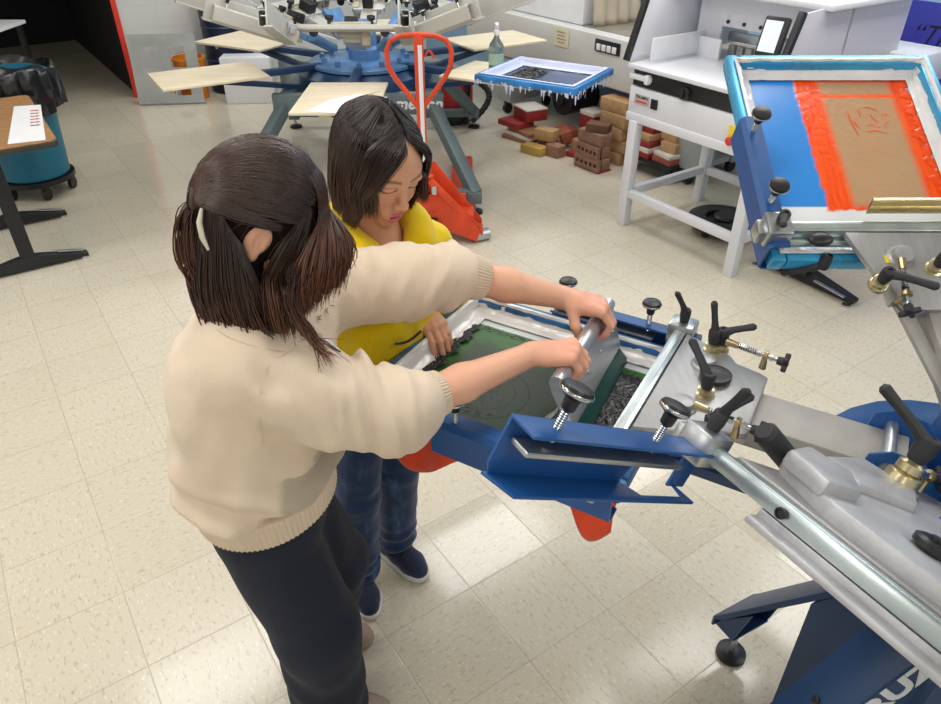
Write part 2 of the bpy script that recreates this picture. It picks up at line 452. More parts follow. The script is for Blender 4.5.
def tfoot(mb, b, a, b0, b1, h=.69):
    """steel T leg: splayed foot along B, leaning column"""
    mb.prism([(b0, .012), (b0, .035), (b - .05, .085), (b + .05, .085), (b1, .035), (b1, .012)], .05, T(0, a + .025, 0), EB, (0, 0, 1), bev=.004)
    mb.beam(T(b, a, .07), T(b, a, h), .075, .045, up=EA, bev=.004)
def work_table(name, label, b0, b1, a0, a1, feet, ztop=.73, cat='table'):
    c = T((b0+b1)/2, (a0+a1)/2, 0); t = thing(name, label, cat, c)
    mb = RMB(); rr = .05
    def rp(x0, x1, y0, y1, r, n=5):
        o = []
        for cx, cy, s in ((x1-r, y0+r, -90), (x1-r, y1-r, 0), (x0+r, y1-r, 90), (x0+r, y0+r, 180)):
            for i in range(n + 1):
                q = math.radians(s + 90 * i / n); o.append((cx + r*math.cos(q), cy + r*math.sin(q)))
        return o
    mb.prism(rp(b0+.006, b1-.006, a0+.006, a1-.006, rr), .004, (0, 0, ztop - .003)).build('table_top', M['wood_top'], t)
    RMB().prism(rp(b0, b1, a0, a1, rr), .03, (0, 0, ztop - .034), bev=.005).build('edge_band', M['edge'], t)
    for a in feet:
        m = MB(); bc = (b0 + b1) / 2
        tfoot(m, bc, a, bc - (b1-b0)*.46, bc + (b1-b0)*.46, ztop - .03)
        lg = m.build('leg', M['black_metal'], t)
        for bb in (bc - (b1-b0)*.42, bc + (b1-b0)*.42): g = MB(); g.cyl(T(bb, a, 0), T(bb, a, .013), .022); g.build('glide', M['chrome'], lg)
        for sg in (-1, 1):
            s = RMB(); s.box((bc + sg*(b1-b0)*.33, a, .062), ((b1-b0)*.2, .022, .006), Euler((0, sg*.21, 0)).to_matrix().to_4x4()); s.build('foot_strip', M['steel'], lg)
    return t
work_table('work_table', 'table with brown wood grain top and black T legs in front of the teal bin', -.34, .31, 4.20, 5.28, (4.38, 5.09))
t = work_table('work_table', 'table on a black splayed foot, hidden behind the orange inked screen', 3.30, 3.75, 1.42, 2.08, ()); 
def afoot(t, b, a0, a1):
    m = MB(); ac = (a0 + a1) / 2
    m.prism([(a0, .012), (a0, .035), (ac - .05, .085), (ac + .05, .085), (a1, .035), (a1, .012)], .05, T(b + .025, 0, 0), -EA * -1, (0, 0, 1), bev=.004)
    m.beam(T(b, ac, .07), T(b, ac, .70), .075, .045, up=EB, bev=.004)
    lg = m.build('leg', M['black_metal'], t)
    for a in (a0 + .02, a1 - .02): g = MB(); g.cyl(T(b, a, 0), T(b, a, .013), .022); g.build('glide', M['chrome'], lg)
    for a in (ac - .17, ac + .17): s = MB(); s.beam(T(b, a - .09, .064 if a > ac else .046), T(b, a + .09, .046 if a > ac else .064), .02, .006); s.build('foot_strip', M['steel'], lg)
afoot(t, 3.42, 1.50, 2.10)

# paper sheet with six red marks on the wooden table
sh = RMB(0, 0, .7325)
sh.add([(.085, 4.27, 0), (.255, 4.235, 0), (.335, 4.97, 0), (.20, 5.02, 0)], [(0, 1, 2, 3)])
P0 = [sh.v[i].copy() for i in range(4)]
o = sh.build('paper_sheet', M['white_sheet'], None, thick=.0008)
tag(o, 'white paper sheet with six small red arrows on the brown wooden table', 'paper')
def quad(u, v): return (P0[0].lerp(P0[1], u)).lerp(P0[3].lerp(P0[2], u), v) + V((0, 0, .0012))
M['red_mark'] = mat('red_print', '#c32a33', .6, var=.1)
for i in range(6):
    v0 = .40 + i * .085; m = MB()
    pts = [(.60, .012), (.60, -.012), (.80, -.008), (.80, -.02), (.93, 0), (.80, .02), (.80, .008)]
    m.add([quad(u, v0 + d) for u, d in pts], [tuple(range(7))])
    m.build('printed_arrow', M['red_mark'], o)

# teal bin with black liner on a wheeled dolly
bx, by = -3.02, 4.78
t = thing('trash_bin', 'round teal trash bin with a black liner on a wheeled dolly', 'bin', (bx, by, 0))
MB().lathe([(.20, .13), (.215, .14), (.235, .45), (.262, .76), (.275, .76), (.275, .80), (.25, .80), (.225, .45), (.2, .15)], (bx, by, 0), n=40, caps=False).build('barrel', M['teal'], t)
def bagfn(u, v):
    a = 2*PI*u; prof = [(.0, .74), (.16, .75), (.25, .78), (.287, .83), (.300, .84), (.312, .80), (.318, .68), (.312, .56)]
    s = v * (len(prof) - 1); i = min(int(s), len(prof) - 2); f = s - i
    r = prof[i][0]*(1-f) + prof[i+1][0]*f; z = prof[i][1]*(1-f) + prof[i+1][1]*f
    if v > .62: z += .035 * math.sin(3*a + 1) * (v - .6) * 2.5 + .02*math.sin(11*a)*(v-.6); r += .012 * math.sin(17*a + 6*v) + .008*math.sin(29*a)
    else: r -= .02 * (.5 + .5*math.sin(9*a)) * (.6 - v); z += .015*math.sin(5*a + 8*v)*(v > .1)
    return V((bx + r*math.cos(a), by + r*math.sin(a), z))
m = MB(); m.grid(bagfn, 96, 26); m.build('liner_bag', M['bag'], t, 60)
m = MB(); m.lathe([(.0, .095), (.23, .095), (.24, .10), (.24, .13), (.0, .13)], (bx, by, 0), n=36, caps=False); m.build('dolly', M['black_plastic'], t)
for a in (20, 92, 164, 236, 308):
    q = math.radians(a); cx, cy = bx + .2*math.cos(q), by + .2*math.sin(q)
    m = MB(); m.cyl((cx - .012, cy, .042), (cx + .012, cy, .042), .042); m.box((cx, cy, .085), (.04, .05, .03), bev=.004); m.build('caster', M['black_plastic'], t)

# white topped table far left with a cardboard box
c0 = V((-4.45, 6.55, 0)); t = thing('side_table', 'white topped table at the left edge behind the teal bin', 'table', c0)
MB().box(c0 + V((0, 0, .74)), (.9, .8, .03), bev=.006).build('table_top', M['white_sheet'], t)
for sx in (-1, 1):
    for sy in (-1, 1): MB().box(c0 + V((sx*.4, sy*.35, .363)), (.04, .04, .725)).build('leg', M['black_metal'], t)
M['cardboard'] = mat('cardboard', '#b98a55', .8)
m = MB(); cb = c0 + V((.06, -.1, .755)); m.box(cb + V((0, 0, .15)), (.36, .3, .30), (0, 0, .5), bev=.004)
for s in (-1, 1): m.box(cb + V((s*.02, -s*.0, .303)), (.30, .14, .004), (s*.06, 0, .5))
tag(rebase(m.build('cardboard_box', M['cardboard'])), 'brown cardboard box on the white table at the left edge', 'box')

# galvanised panel with cut-outs leaning by the doorway, orange bucket behind it
def plate_holes(m, o, x, y, W, H, holes, th):
    xs = sorted({0, W, *[h[0] for h in holes], *[h[1] for h in holes]}); ys = sorted({0, H, *[h[2] for h in holes], *[h[3] for h in holes]})
    o, x, y = V(o), V(x).normalized(), V(y).normalized()
    ins = lambda i, j: 0 <= i < len(xs)-1 and 0 <= j < len(ys)-1 and not any(h[0] <= (xs[i]+xs[i+1])/2 <= h[1] and h[2] <= (ys[j]+ys[j+1])/2 <= h[3] for h in holes)
    z = x.cross(y).normalized(); P = lambda i, j, k: o + x*xs[i] + y*ys[j] + z*(k*th)
    for i in range(len(xs)-1):
        for j in range(len(ys)-1):
            if not ins(i, j): continue
            m.add([P(i,j,1), P(i+1,j,1), P(i+1,j+1,1), P(i,j+1,1), P(i,j,0), P(i+1,j,0), P(i+1,j+1,0), P(i,j+1,0)], [(0,1,2,3), (7,6,5,4)])
            for di, dj, f in ((-1,0,(0,3,7,4)), (1,0,(1,5,6,2)), (0,-1,(0,4,5,1)), (0,1,(3,2,6,7))):
                if not ins(i+di, j+dj): m.add([P(i,j,1), P(i+1,j,1), P(i+1,j+1,1), P(i,j+1,1), P(i,j,0), P(i+1,j,0), P(i+1,j+1,0), P(i,j+1,0)], [f])
M['galv'] = mat('galvanised', '#b4b7b8', .4, .5, var=.08, scale=5)
p0, p1 = V((-3.17, 6.95, 0)), V((-2.56, 7.02, 0)); x = (p1 - p0).normalized(); yv = V((0, .12, 1)).normalized()
m = MB(); plate_holes(m, p0, x, yv, .61, .62, [(.13, .27, .33, .51), (.36, .50, .33, .51), (.37, .50, .08, .135)], .004)
m.box(p0 + x*.32 + V((0, -.01, .02)), (.62, .03, .008), (0, 0, math.atan2(x.y, x.x)))
tag(rebase(m.build('sheet_metal_panel', M['galv'])), 'grey sheet metal panel with cut-out windows leaning beside the dark doorway', 'panel')
M['bucket'] = mat('orange_plastic', '#e78a1e', .4)
bk = (-2.72, 7.24, 0); t = thing('bucket', 'orange plastic bucket behind the grey sheet metal panel', 'bucket', bk)
MB().lathe([(.0, .004), (.125, .0), (.15, .36), (.158, .36), (.158, .38), (.142, .38), (.12, .01), (0, .01)], bk, n=32, caps=False).build('pail', M['bucket'], t)
MB().tube([(bk[0] + .15*math.cos(a), bk[1] - .03 + .10*math.sin(a), .37 + .05*math.sin(a)) for a in np.linspace(0, PI, 12)], .003, 6).build('handle', M['steel'], t)
o = MB().box((-2.12, 7.10, .21), (.46, .2, .42), (0, 0, .08), bev=.008).build('storage_box', M['white_paint']); tag(rebase(o), 'pale box on the floor behind the wooden pallets of the far press', 'box')
M['drum'] = mat('stand_in_drum_blue', '#12233f', .4)  # added drum, its dark colour stands in for a dark opening
dr = T(2.30, 7.60); m = MB(); m.lathe([(0, 0), (.22, 0), (.235, .02), (.23, .3), (.24, .31), (.23, .32), (.23, .6), (.24, .61), (.23, .62), (.235, .86), (.21, .87), (0, .86)], dr, n=36, caps=False)
tag(rebase(m.build('stand_in_drum', M['drum'])), 'dark blue drum added in place of a dark opening at the far white wall', 'drum')
# ---------------------------------------------------------------- screen printing press: shared head builder
def plate_mat():
    t = NT('milled_plate'); o = t.obj(); n = t.noise(t.map(o, scale=(70, 9, 9)), 1.0, 4, .6)
    t.set(Base_Color=t.mix(n, lin('#98989a'), lin('#bcbcbd')), Metallic=.6, Roughness=.42); t.bump(n, .35, .002); return t.m
M['cast_plate'] = plate_mat()
def head_matrix(C, az, tilt, zp=1.0, rp=.2):
    return (Matrix.Translation(V(C)) @ Matrix.Rotation(math.radians(az), 4, 'Z') @ Matrix.Translation((rp, 0, zp))
            @ Matrix.Rotation(math.radians(-tilt), 4, 'Y') @ Matrix.Translation((-rp, 0, -1.0)))
def lever(mb, p, up, arm, L=.075, r=.011, hub=.034):
    """ratchet clamping lever: hub on a stud, rounded tapering arm"""
    p, up, arm = V(p), V(up).normalized(), V(arm).normalized()
    mb.lathe([(r*.85, 0), (r*.95, .004), (r*1.12, hub*.5), (r*1.12, hub - .002), (r*.9, hub + .002), (r*.45, hub + .0025), (r*.45, hub - .001), (0, hub - .001)], p, up, 18, caps=False)
    a = p + up*(hub*.72); b = a + arm*L*.35 + up*.010; c = a + arm*L + up*.020
    mb.tube([a, a.lerp(b, .6), b, b.lerp(c, .5), c, c + arm*.006], [r*.95, r*.85, r*.72, r*.68, r*.78, r*.4], 12, flat=.8)
def knob(mb, p, up, R=.024, stud=.035, mats=True):
    """mushroom knob on a threaded stud: material 0 plastic, 1 chrome"""
    up = V(up).normalized(); p = V(p)
    mb.cur = 1
    n = 14; prof = []
    for i in range(n): prof += [(.0062, stud*i/n), (.0053, stud*(i + .5)/n)]
    mb.lathe(prof, p - up*.012 * 0, up, 14)
    mb.cur = 0
    q = p + up*stud
    mb.lathe([(.008, -.002), (.0095, 0), (.0105, .014), (R*.75, .018), (R, .021), (R, .027), (R*.9, .031), (R*.5, .0335), (0, .034)], q, up, 32, caps=False)
    mb.cur = 1; mb.lathe([(R, .0215), (R*1.03, .0225), (R*1.03, .0255), (R, .0265)], q, up, 40); mb.cur = 0
def starknob(mb, p, ax, R=.022, lobes=4):
    ax = V(ax).normalized(); x = ax.orthogonal().normalized(); y = ax.cross(x); p = V(p)
    mb.lathe([(.008, 0), (.009, .002), (.0105, .016)], p, ax, 16)
    pts = []
    for k in range(lobes * 8):
        a = 2*PI*k/(lobes*8); r = R*(.68 + .32*math.cos(lobes*a)); pts.append((r*math.cos(a), r*math.sin(a)))
    mb.prism(pts, .011, p + ax*.012, x, y, bev=.0025)
def eyelet_rod(mb, p, q, mats=True):
    """adjuster: chrome rod with spring and brass eyelet; 1 chrome, 2 brass"""
    p, q = V(p), V(q); x, u, w, L = mb.frame(p, q)
    mb.cur = 1; mb.cyl(p, q, .0042)
    n = 50; mb.tube([p.lerp(q, .12 + .45*i/n) + u*(.0065*math.cos(i*1.25)) + w*(.0065*math.sin(i*1.25)) for i in range(n + 1)], .0013, 5)
    for f in (.62, .86):
        mb.lathe([(.008, -.004), (.008, .004)], p.lerp(q, f), x, 6)
    mb.cur = 2
    c = p.lerp(q, .74); mb.lathe([(.006, -.005), (.0115, -.004), (.0115, .004), (.006, .005)], c, x, 18)
    mb.cyl(c - V((0, 0, .008)), c - V((0, 0, .032)), .006, .008, 10)
    mb.cyl(p + x*-.004, p + x*.022, .0085, .0075, 10); mb.cur = 0
def channel(mb, x0, x1, y, side, z0, z1, fl=.045, th=.005, notch=None):
    """C-section side clamp: web at y, flanges pointing inward (towards -side)"""
    yi = y - side*fl; r = .010
    prof = [(y, z0 + r), (y, z1 - r), (y - side*r, z1), (yi, z1), (yi, z1 - th), (y - side*r, z1 - th), (y - side*th, z1 - r), (y - side*th, z0 + r), (y - side*r, z0 + th), (yi, z0 + th), (yi, z0), (y - side*r, z0)]
    n = len(prof); fs = []; vs = []
    for x in (x0, x1): vs += [(x, a, b) for a, b in prof]
    fs = [(i, (i + 1) % n, n + (i + 1) % n, n + i) for i in range(n)]
    quads = [(0, 1, 6, 7), (1, 2, 5, 6), (2, 3, 4, 5), (0, 7, 8, 11), (11, 8, 9, 10)]
    fs += quads + [tuple(n + i for i in q[::-1]) for q in quads]
    mb.add(vs, fs)

def notched(mb, x0, x1, y, side, z0, z1, notch, fl=.05, th=.005):
    n0, n1 = notch; yi = y - side*fl; lo, hi = min(y, yi), max(y, yi)
    mb.box(((x0 + x1)/2, (y + yi)/2, z1 - th/2), (x1 - x0, fl, th), bev=.002)
    mb.prism([(x0, z0), (n0, z0), (n0, z1 - .035), (n1, z1 - .035), (n1 + .02, z0), (x1 - .012, z0), (x1, z0 + .02), (x1, z1), (x0, z1)], th, (0, y + (th if side > 0 else th), 0), (1, 0, 0), (0, 0, 1), bev=.0015)
    mb.prism([(x0 + .03, yi), (x1 - .02, yi), (x1, y), (n1 + .02, y), (n1, yi + side*.014), (n0, yi + side*.014), (x0 + .03, y)] if True else [], th, (0, 0, z0), bev=.0015)
HM = dict(casting='cast_plate', arm='arm_grey', rail='zinc', clamp='press_blue', block='steel')
def print_head(press, Hm, mats=HM, xr=.69, xt=1.03, y0=-.06, knobs=(.77, .985), full=True, arm=True, levers=True, half=.30, rw=.028, notch=None):
    mm = {k: M[v] for k, v in mats.items()}
    L = lambda v: Hm @ V(v)
    mb = MB(Hm)
    # aluminium casting: stepped plate with ribs and bosses
    x0 = xr - .215
    mb.prism([(x0, y0-.105), (x0+.02, y0-.115), (x0+.07, y0-.125), (x0+.09, y0-.15), (xr-.018, y0-.19), (xr-.018, y0+.19), (x0+.09, y0+.15), (x0+.07, y0+.125), (x0+.02, y0+.115), (x0, y0+.105)], .014, (0, 0, .990), bev=.003)
    for s in (-1, 1): mb.box((x0+.11, y0 + s*.118, .983), (.17, .012, .032), bev=.004)
    mb.box((x0+.015, y0, .982), (.03, .19, .03), bev=.005)
    for s in (-1, 1): mb.lathe([(.030, 1.003), (.029, 1.006), (.024, 1.010), (.021, 1.022), (.012, 1.024), (0, 1.024)], (xr-.085, y0 + s*.085, 0), n=24, caps=False)
    head = mb.build('print_head', mm['casting'], press)
    if arm:
        m = MB(Hm); m.box(((xr - .19 + .20)/2, y0 - .005, .962), (xr - .19 - .20, .118, .058), bev=.005)
        m.build('head_arm', mm['arm'], head)
    m = MB(Hm); m.box((xr, 0, .987), (rw, half*2, rw*1.1), bev=.003); m.box((xr, 0, .987 + rw*.55 + .0005), (rw*.35, half*1.9, .002)); m.box((xr-.024, 0, .972), (.02, half*1.7, .010), bev=.002)
    m.build('clamp_rail', mm['rail'], head)
    for s in (-1, 1):
        m = MB(Hm); m.box((xr, s*(half - .022), .989), (.062, .056, .054), bev=.006); m.box((xr, s*(half + .012), .982), (.040, .022, .040), bev=.005)
        m.build('end_block', mm['block'], head)
        m = MB(Hm); cy = half - .003; channel(m, xr - .045, xt, s*cy, s, .898, .988) if not (notch and s < 0) else notched(m, xr - .045, xt, s*cy, s, .898, .988, notch)
        m.build('side_clamp', mm['clamp'], head)
        m = MB(Hm); m.box(((xr + .05 + xt)/2, s*(cy - .027), .958), (xt - xr - .07, .034, .008), bev=.002); m.build('pressure_bar', M['steel'], head)
        for x in knobs:
            k = MB(Hm); knob(k, (x, s*(cy - .023), .970), (0, 0, 1), R=.0225, stud=.047); k.build('clamp_knob', [M['black_plastic'], M['chrome']], head)
        if levers:
            k = MB(Hm); lever(k, (xr, s*(half - .022), 1.014), (0, 0, 1), (.25 if s < 0 else -.6, .3, .45 if s < 0 else .1), .05); k.build('lever_handle', M['black_matt'], head)
    if full:
        for (x, y, a, ln) in ((xr-.115, y0+.022, (.55, -.5, .25), .075), (xr-.155, y0+.152, (-.55, -.75, .1), .085), (xr-.10, y0-.162, (-.75, -.25, .05), .06), (xr-.085, y0-.150, (.3, -.25, .8), .05)):
            k = MB(Hm)
            lever(k, (x, y, 1.022), (0.05, 0, 1), a, ln, r=.0125); k.build('lever_handle', M['black_matt'], head)
            k = MB(Hm); k.lathe([(.020, 1.000), (.019, 1.006), (.014, 1.008), (.014, 1.014), (.0175, 1.016), (.0175, 1.021), (.012, 1.023)], (x, y, 0), n=20); k.build('lever_stud', M['yellow_zinc'], head)
        k = MB(Hm); k.lathe([(.012, 0), (.030, .001), (.033, .005), (.033, .012), (.026, .014), (.012, .010), (0, .010)], (xr-.118, y0-.045, 1.005), (0, 0, 1), 32, caps=False); k.build('hand_wheel', M['black_plastic'], head)
        for s in (-1, 1):
            k = MB(Hm); p, q = (xr-.115, y0 + s*.128 - .02, 1.036), (xr-.225, y0 + s*.128 - .005, 1.034)
            eyelet_rod(k, p, q); k.build('adjuster_rod', [M['black_matt'], M['chrome'], M['brass']], head)
            k = MB(Hm); starknob(k, V(q) + V((.004, 0, 0)), (-1, .05, 0), .022); k.build('star_knob', M['black_matt'], head)
    return head

WRAP = dict(inner=[(.30, 1.04), (.34, 1.06), (.44, 1.05), (.50, .75), (.56, .35), (.75, .16), (1.0, .10)], full=[(0, -.1), (.0, .4), (.02, 1.05), (.25, 1.08), (.52, 1.06), (.66, .5), (1.0, .12)], corner=[(.30, 1.04), (.36, 1.05), (.52, 1.03), (.60, .75), (.70, .35), (.85, .16), (1.0, .10)])
def press_screen(name, label, Hm, frame_mat, mesh_mat, tape_mat, xc=.945, hx=.305, hy=.255, yc=0.0, tw=(.075, .065), group=None, extra_rot=0.0, ztop=.954, wrap='inner'):
    c = Hm @ V((xc, yc, .914)); t = thing(name, label, 'printing screen', c, group)
    R = Hm.to_3x3() @ Matrix.Rotation(extra_rot, 3, 'Z'); t.rotation_euler = R.to_euler()
    F = Matrix.Translation(c) @ R.to_4x4()
    ft = .034; zt = ztop - .914; m = MB(F)
    for s in (-1, 1):
        m.beam((-hx, s*(hy - ft/2), zt/2), (hx, s*(hy - ft/2), zt/2), ft, zt, bev=.007)
        m.beam((s*(hx - ft/2), -hy + ft, zt/2), (s*(hx - ft/2), hy - ft, zt/2), ft, zt, bev=.007)
    m.build('frame', frame_mat, t)
    m = MB(F); m.grid(lambda u, v: V(((u - .5)*2*(hx - .02), (v - .5)*2*(hy - .02), .002)), 24, 24); m.build('mesh', mesh_mat, t)
    m = MB(F); per = []
    for (ax, ay), (bx_, by_) in (((-1, -1), (1, -1)), ((1, -1), (1, 1)), ((1, 1), (-1, 1)), ((-1, 1), (-1, -1))):
        for k in range(36): f = k/36; per.append((ax + (bx_ - ax)*f, ay + (by_ - ay)*f))
    per.append(per[0]); NP = len(per) - 1
    def fn(u, v):
        sx, sy = per[min(int(round(u*NP)), NP)]
        ox, oy = hx + .001, hy + .001; ix, iy = hx - tw[0], hy - tw[1]
        stops = WRAP[wrap]
        k = v*(len(stops) - 1); i = min(int(k), len(stops) - 2); f = k - i
        a = stops[i][0]*(1-f) + stops[i+1][0]*f; zz = stops[i][1]*(1-f) + stops[i+1][1]*f
        a = max(a, 0)
        n = math.sin(sx*23 + sy*17 + v*9)*.5 + math.sin(sx*51 - sy*39 + v*21)*.35 + math.sin(sx*13*sy + v*40)*.3
        corner = max(0, abs(sx*sy) - .6)*2.5
        w = .0022*(1 + 2.5*corner)*min(1, v*3)*(1 if v < .97 else .2)
        return V((sx*(ox + (ix - ox)*a) + w*n*.6, sy*(oy + (iy - oy)*a) - w*n*.5, zt*zz*1.0 + .0025 + abs(w*n) * (1 if v > .2 else .4)))
    m.grid(fn, NP, 24); m.build('tape_liner', tape_mat, t, 60)
    return t, F

# ---------------------------------------------------------------- the near press
CP = V((.96, .83, 0))
H1 = head_matrix(CP, 150, 0); H2 = head_matrix(CP, 210, 29); H3 = head_matrix(CP, 90, 29)
press = thing('screen_printing_press', 'near blue screen printing press with grey arms in front of the two people', 'printing press', CP)
# turntable
m = MB(); m.lathe([(.0, .86), (.30, .86), (.322, .868), (.325, .885), (.322, .90), (.30, .902), (0, .902)], CP, n=64, caps=False)
lobe = [(.30*math.cos(math.radians(a)), .30*math.sin(math.radians(a))) for a in (50, 60, 75, 90, 105, 118)] + [((.40 + .04*math.sin(math.radians((a - 50)*2.6)))*math.cos(math.radians(a)), (.40 + .04*math.sin(math.radians((a - 50)*2.6)))*math.sin(math.radians(a))) for a in (112, 105, 95, 85, 75, 62, 52)]
m.prism(lobe, .014, CP + V((0, 0, .886)), bev=.003)
m.lathe([(.13, .90), (.13, 1.0), (.10, 1.02), (.10, 1.10), (0, 1.10)], CP, n=32, caps=False)
tt = m.build('turntable', M['press_blue'], press)
# pedestal with four sheet metal legs
m = MB(); m.lathe([(.11, .02), (.11, .86)], CP, n=8); m.build('pedestal', M['navy'], press)
def leg(phi, lettering=None):
    d = V((math.cos(math.radians(phi)), math.sin(math.radians(phi)), 0)); n = V((-d.y, d.x, 0)); w = .070 if phi == 118 else .045
    m = MB(); prof = [(.07, .80), (.10, .78), (.25, .50), (.24, .03), (.07, .03)]
    m.prism(prof, 2*w, CP + n*w, d, (0, 0, 1), bev=.003)
    m.prism([(.095, .79), (.455, .205), (.470, .185), (.470, .150), (.462, .150), (.462, .178), (.446, .192), (.09, .768)], 2*w + .012, CP + n*(w + .006), d, (0, 0, 1), bev=.002)
    m.prism([(.462, .155), (.40, .155), (.37, .30), (.44, .20)], .006, CP + n*(w - .002), d, (0, 0, 1)); m.prism([(.462, .155), (.40, .155), (.37, .30), (.44, .20)], .006, CP - n*(w - .008), d, (0, 0, 1))
    m.box(CP + d*.432 + V((0, 0, .156)), (.07, 2*w - .01, .006), (0, 0, math.radians(phi)))
    lg = m.build('leg', M['navy'], press)
    p = CP + d*.43; k = MB(); n_ = 12; prof = []
    for i in range(n_): prof += [(.0085, .02 + .135*i/n_), (.0072, .02 + .135*(i + .5)/n_)]
    k.lathe(prof, p, n=14); k.lathe([(.016, .135), (.016, .150)], p, n=6); k.build('leveling_stud', M['zinc'], lg)
    k = MB(); k.lathe([(.0, .0), (.040, .0), (.042, .004), (.041, .016), (.034, .020), (.014, .024), (0, .024)], p, n=32, caps=False); k.build('foot_pad', M['black_plastic'], lg)
    k = MB(); q = CP + d*.27 + V((0, 0, .5155)); k.lathe([(.006, -.01), (.0065, .0), (.009, .002), (.006, .004), (0, .003)], q, (d*.86 + V((0, 0, .52))).normalized(), 12); k.build('bolt', M['black_metal'], lg)
    return d, n, lg
for phi in (118, 190, 298, 10):
    d, n, lg = leg(phi)
    if phi == 190:
        side = -n if True else n
        nn = V((-d.y, d.x, 0)); xdir = (-d*.52 + V((0, 0, .86))).normalized(); 
        face = CP + nn*.0455*1.0
        face = CP + nn*(.0458)
        up = V((0, 0, 1)) - xdir*xdir.z
        rd = (-d*.36 + V((0, 0, .585))).normalized(); upv = (d*.585 + V((0, 0, .36))).normalized()
        # face towards the viewer is on the +n side of the leg
        o = text(None, 'KRUZER', .090, CP + nn*.0462 + d*.137 + V((0, 0, .603)), rd, upv, M['white_ink'], .0006, shear=.25, bold=.004, name='brand_lettering', parent=lg)

# blue hinge bracket with steel pin where the near head meets the turntable
for Hm_, y0 in ((H1, -.06), (H2, -.0), (H3, -.05)):
    k = MB(head_matrix(CP, {id(H1): 150, id(H2): 210, id(H3): 90}[id(Hm_)], 0))
    for s in (-1, 1): k.prism([(.12, .89), (.27, .89), (.285, .93), (.27, 1.02), (.235, 1.04), (.18, 1.03), (.12, .95)], .006, (0, y0 + s*.068 + .003, 0), (1, 0, 0), (0, 0, 1), bev=.002)
    b = k.build('hinge_bracket', M['press_blue'], press)
    k = MB(head_matrix(CP, {id(H1): 150, id(H2): 210, id(H3): 90}[id(Hm_)], 0)); k.cyl((.235, y0 - .075, 1.0), (.235, y0 + .075, 1.0), .013); k.build('hinge_pin', M['steel'], b)

h1 = print_head(press, H1)
h2 = print_head(press, H2, xr=.575, xt=.965, y0=-.05, knobs=(.70, .905), full=False, half=.31, rw=.024, notch=(.575, .68))
h3 = print_head(press, H3, y0=-.055)
# second head: big lever on a boss, rubber grip, adjusters, black knob, lower plate
k = MB(H2); k.prism([(.02, -.235), (.30, -.225), (.43, -.24), (.50, -.20), (.545, -.10), (.545, .16), (.40, .17), (.10, .10), (.02, .0)], .03, (0, 0, 1.0), bev=.006)
k.prism([(.42, -.22), (.52, -.20), (.54, -.12), (.47, -.10), (.40, -.15)], .03, (0, 0, 1.02), bev=.008)
k.prism([(.22, -.215), (.38, -.205), (.41, -.13), (.30, -.08), (.20, -.12)], .02, (0, 0, 1.025), bev=.007)
k.build('head_casting', M['cast'], h2)
k = MB(H2); k.tube([(.40, -.215, 1.0), (.43, -.226, 1.012), (.497, -.252, 1.042), (.503, -.254, 1.045)], [.018, .019, .0195, .014], 20); k.build('rubber_grip', M['black_matt'], h2)
k = MB(H2); lever(k, (.20, -.150, 1.085), (.05, .03, 1), (.40, -.95, .30), .105, r=.017, hub=.045); k.build('lever_handle', M['black_matt'], h2)
k = MB(H2); k.lathe([(.040, 1.02), (.039, 1.030), (.030, 1.034), (.028, 1.058), (.020, 1.062)], (.20, -.150, 0), n=28); k.lathe([(.017, 1.06), (.022, 1.064), (.022, 1.078), (.014, 1.084)], (.20, -.150, 0), n=20); k.build('lever_stud', M['yellow_zinc'], h2)
k = MB(H2); eyelet_rod(k, (.195, -.146, 1.068), (.115, -.134, 1.066)); k.build('adjuster_rod', [M['black_matt'], M['chrome'], M['brass']], h2)
k = MB(H2); starknob(k, (.115, -.134, 1.066), (-1, .3, 0), .026); k.build('star_knob', M['black_matt'], h2)
k = MB(H2); k.lathe([(.012, 1.03), (.024, 1.032), (.027, 1.036), (.027, 1.044), (.020, 1.048), (.010, 1.046), (.010, 1.052), (0, 1.052)], (.45, .0, 0), n=28, caps=False); k.build('adjusting_knob', M['black_plastic'], h2)
k = MB(H2); k.box((.592, .04, .955), (.036, .40, .012), bev=.004); k.box((.578, .04, .962), (.012, .40, .02), bev=.003); k.build('lower_plate', M['cast'], h2)
k = MB(H2); k.lathe([(.0085, 0), (.0085, .003), (.006, .0035), (.0055, .001), (0, .001)], (.575 + .0155, -.13, .986), (1, 0, 0), 16); k.build('rail_bolt', M['black_plastic'], h2)
# third head: levers hanging in front, grey link bar down to the hub
k = MB(H3); lever(k, (.64, .16, .965), (-.5, .2, -.85), (.15, .9, -.25), .075, r=.0125); k.build('lever_handle', M['black_matt'], h3)
k = MB(H3); k.ball((.655, .19, 1.0), (.018, .028, .010)); k.build('wing_grip', M['black_plastic'], h3)
k = MB(H3); k.beam((.52, .045, .975), (.20, -.03, .955), .030, .012, bev=.002); k.build('link_bar', M['arm_grey'], h3)
M['yellow_tag'] = mat('yellow_tag', '#ecd32a', .5)
k = MB(H3); k.box((.60, .0585, 1.0052), (.02, .014, .0016)); k.build('yellow_sticker', M['yellow_tag'], h3)

# pallet and its arm under the near head
k = MB(H1); k.box((.955, 0, .884), (.56, .37, .016), bev=.004); pal = k.build('pallet', M['ply'], press)
k = MB(H1); k.box((.70, 0, .862), (.84, .07, .028), bev=.004); k.build('pallet_arm', M['navy'], pal)

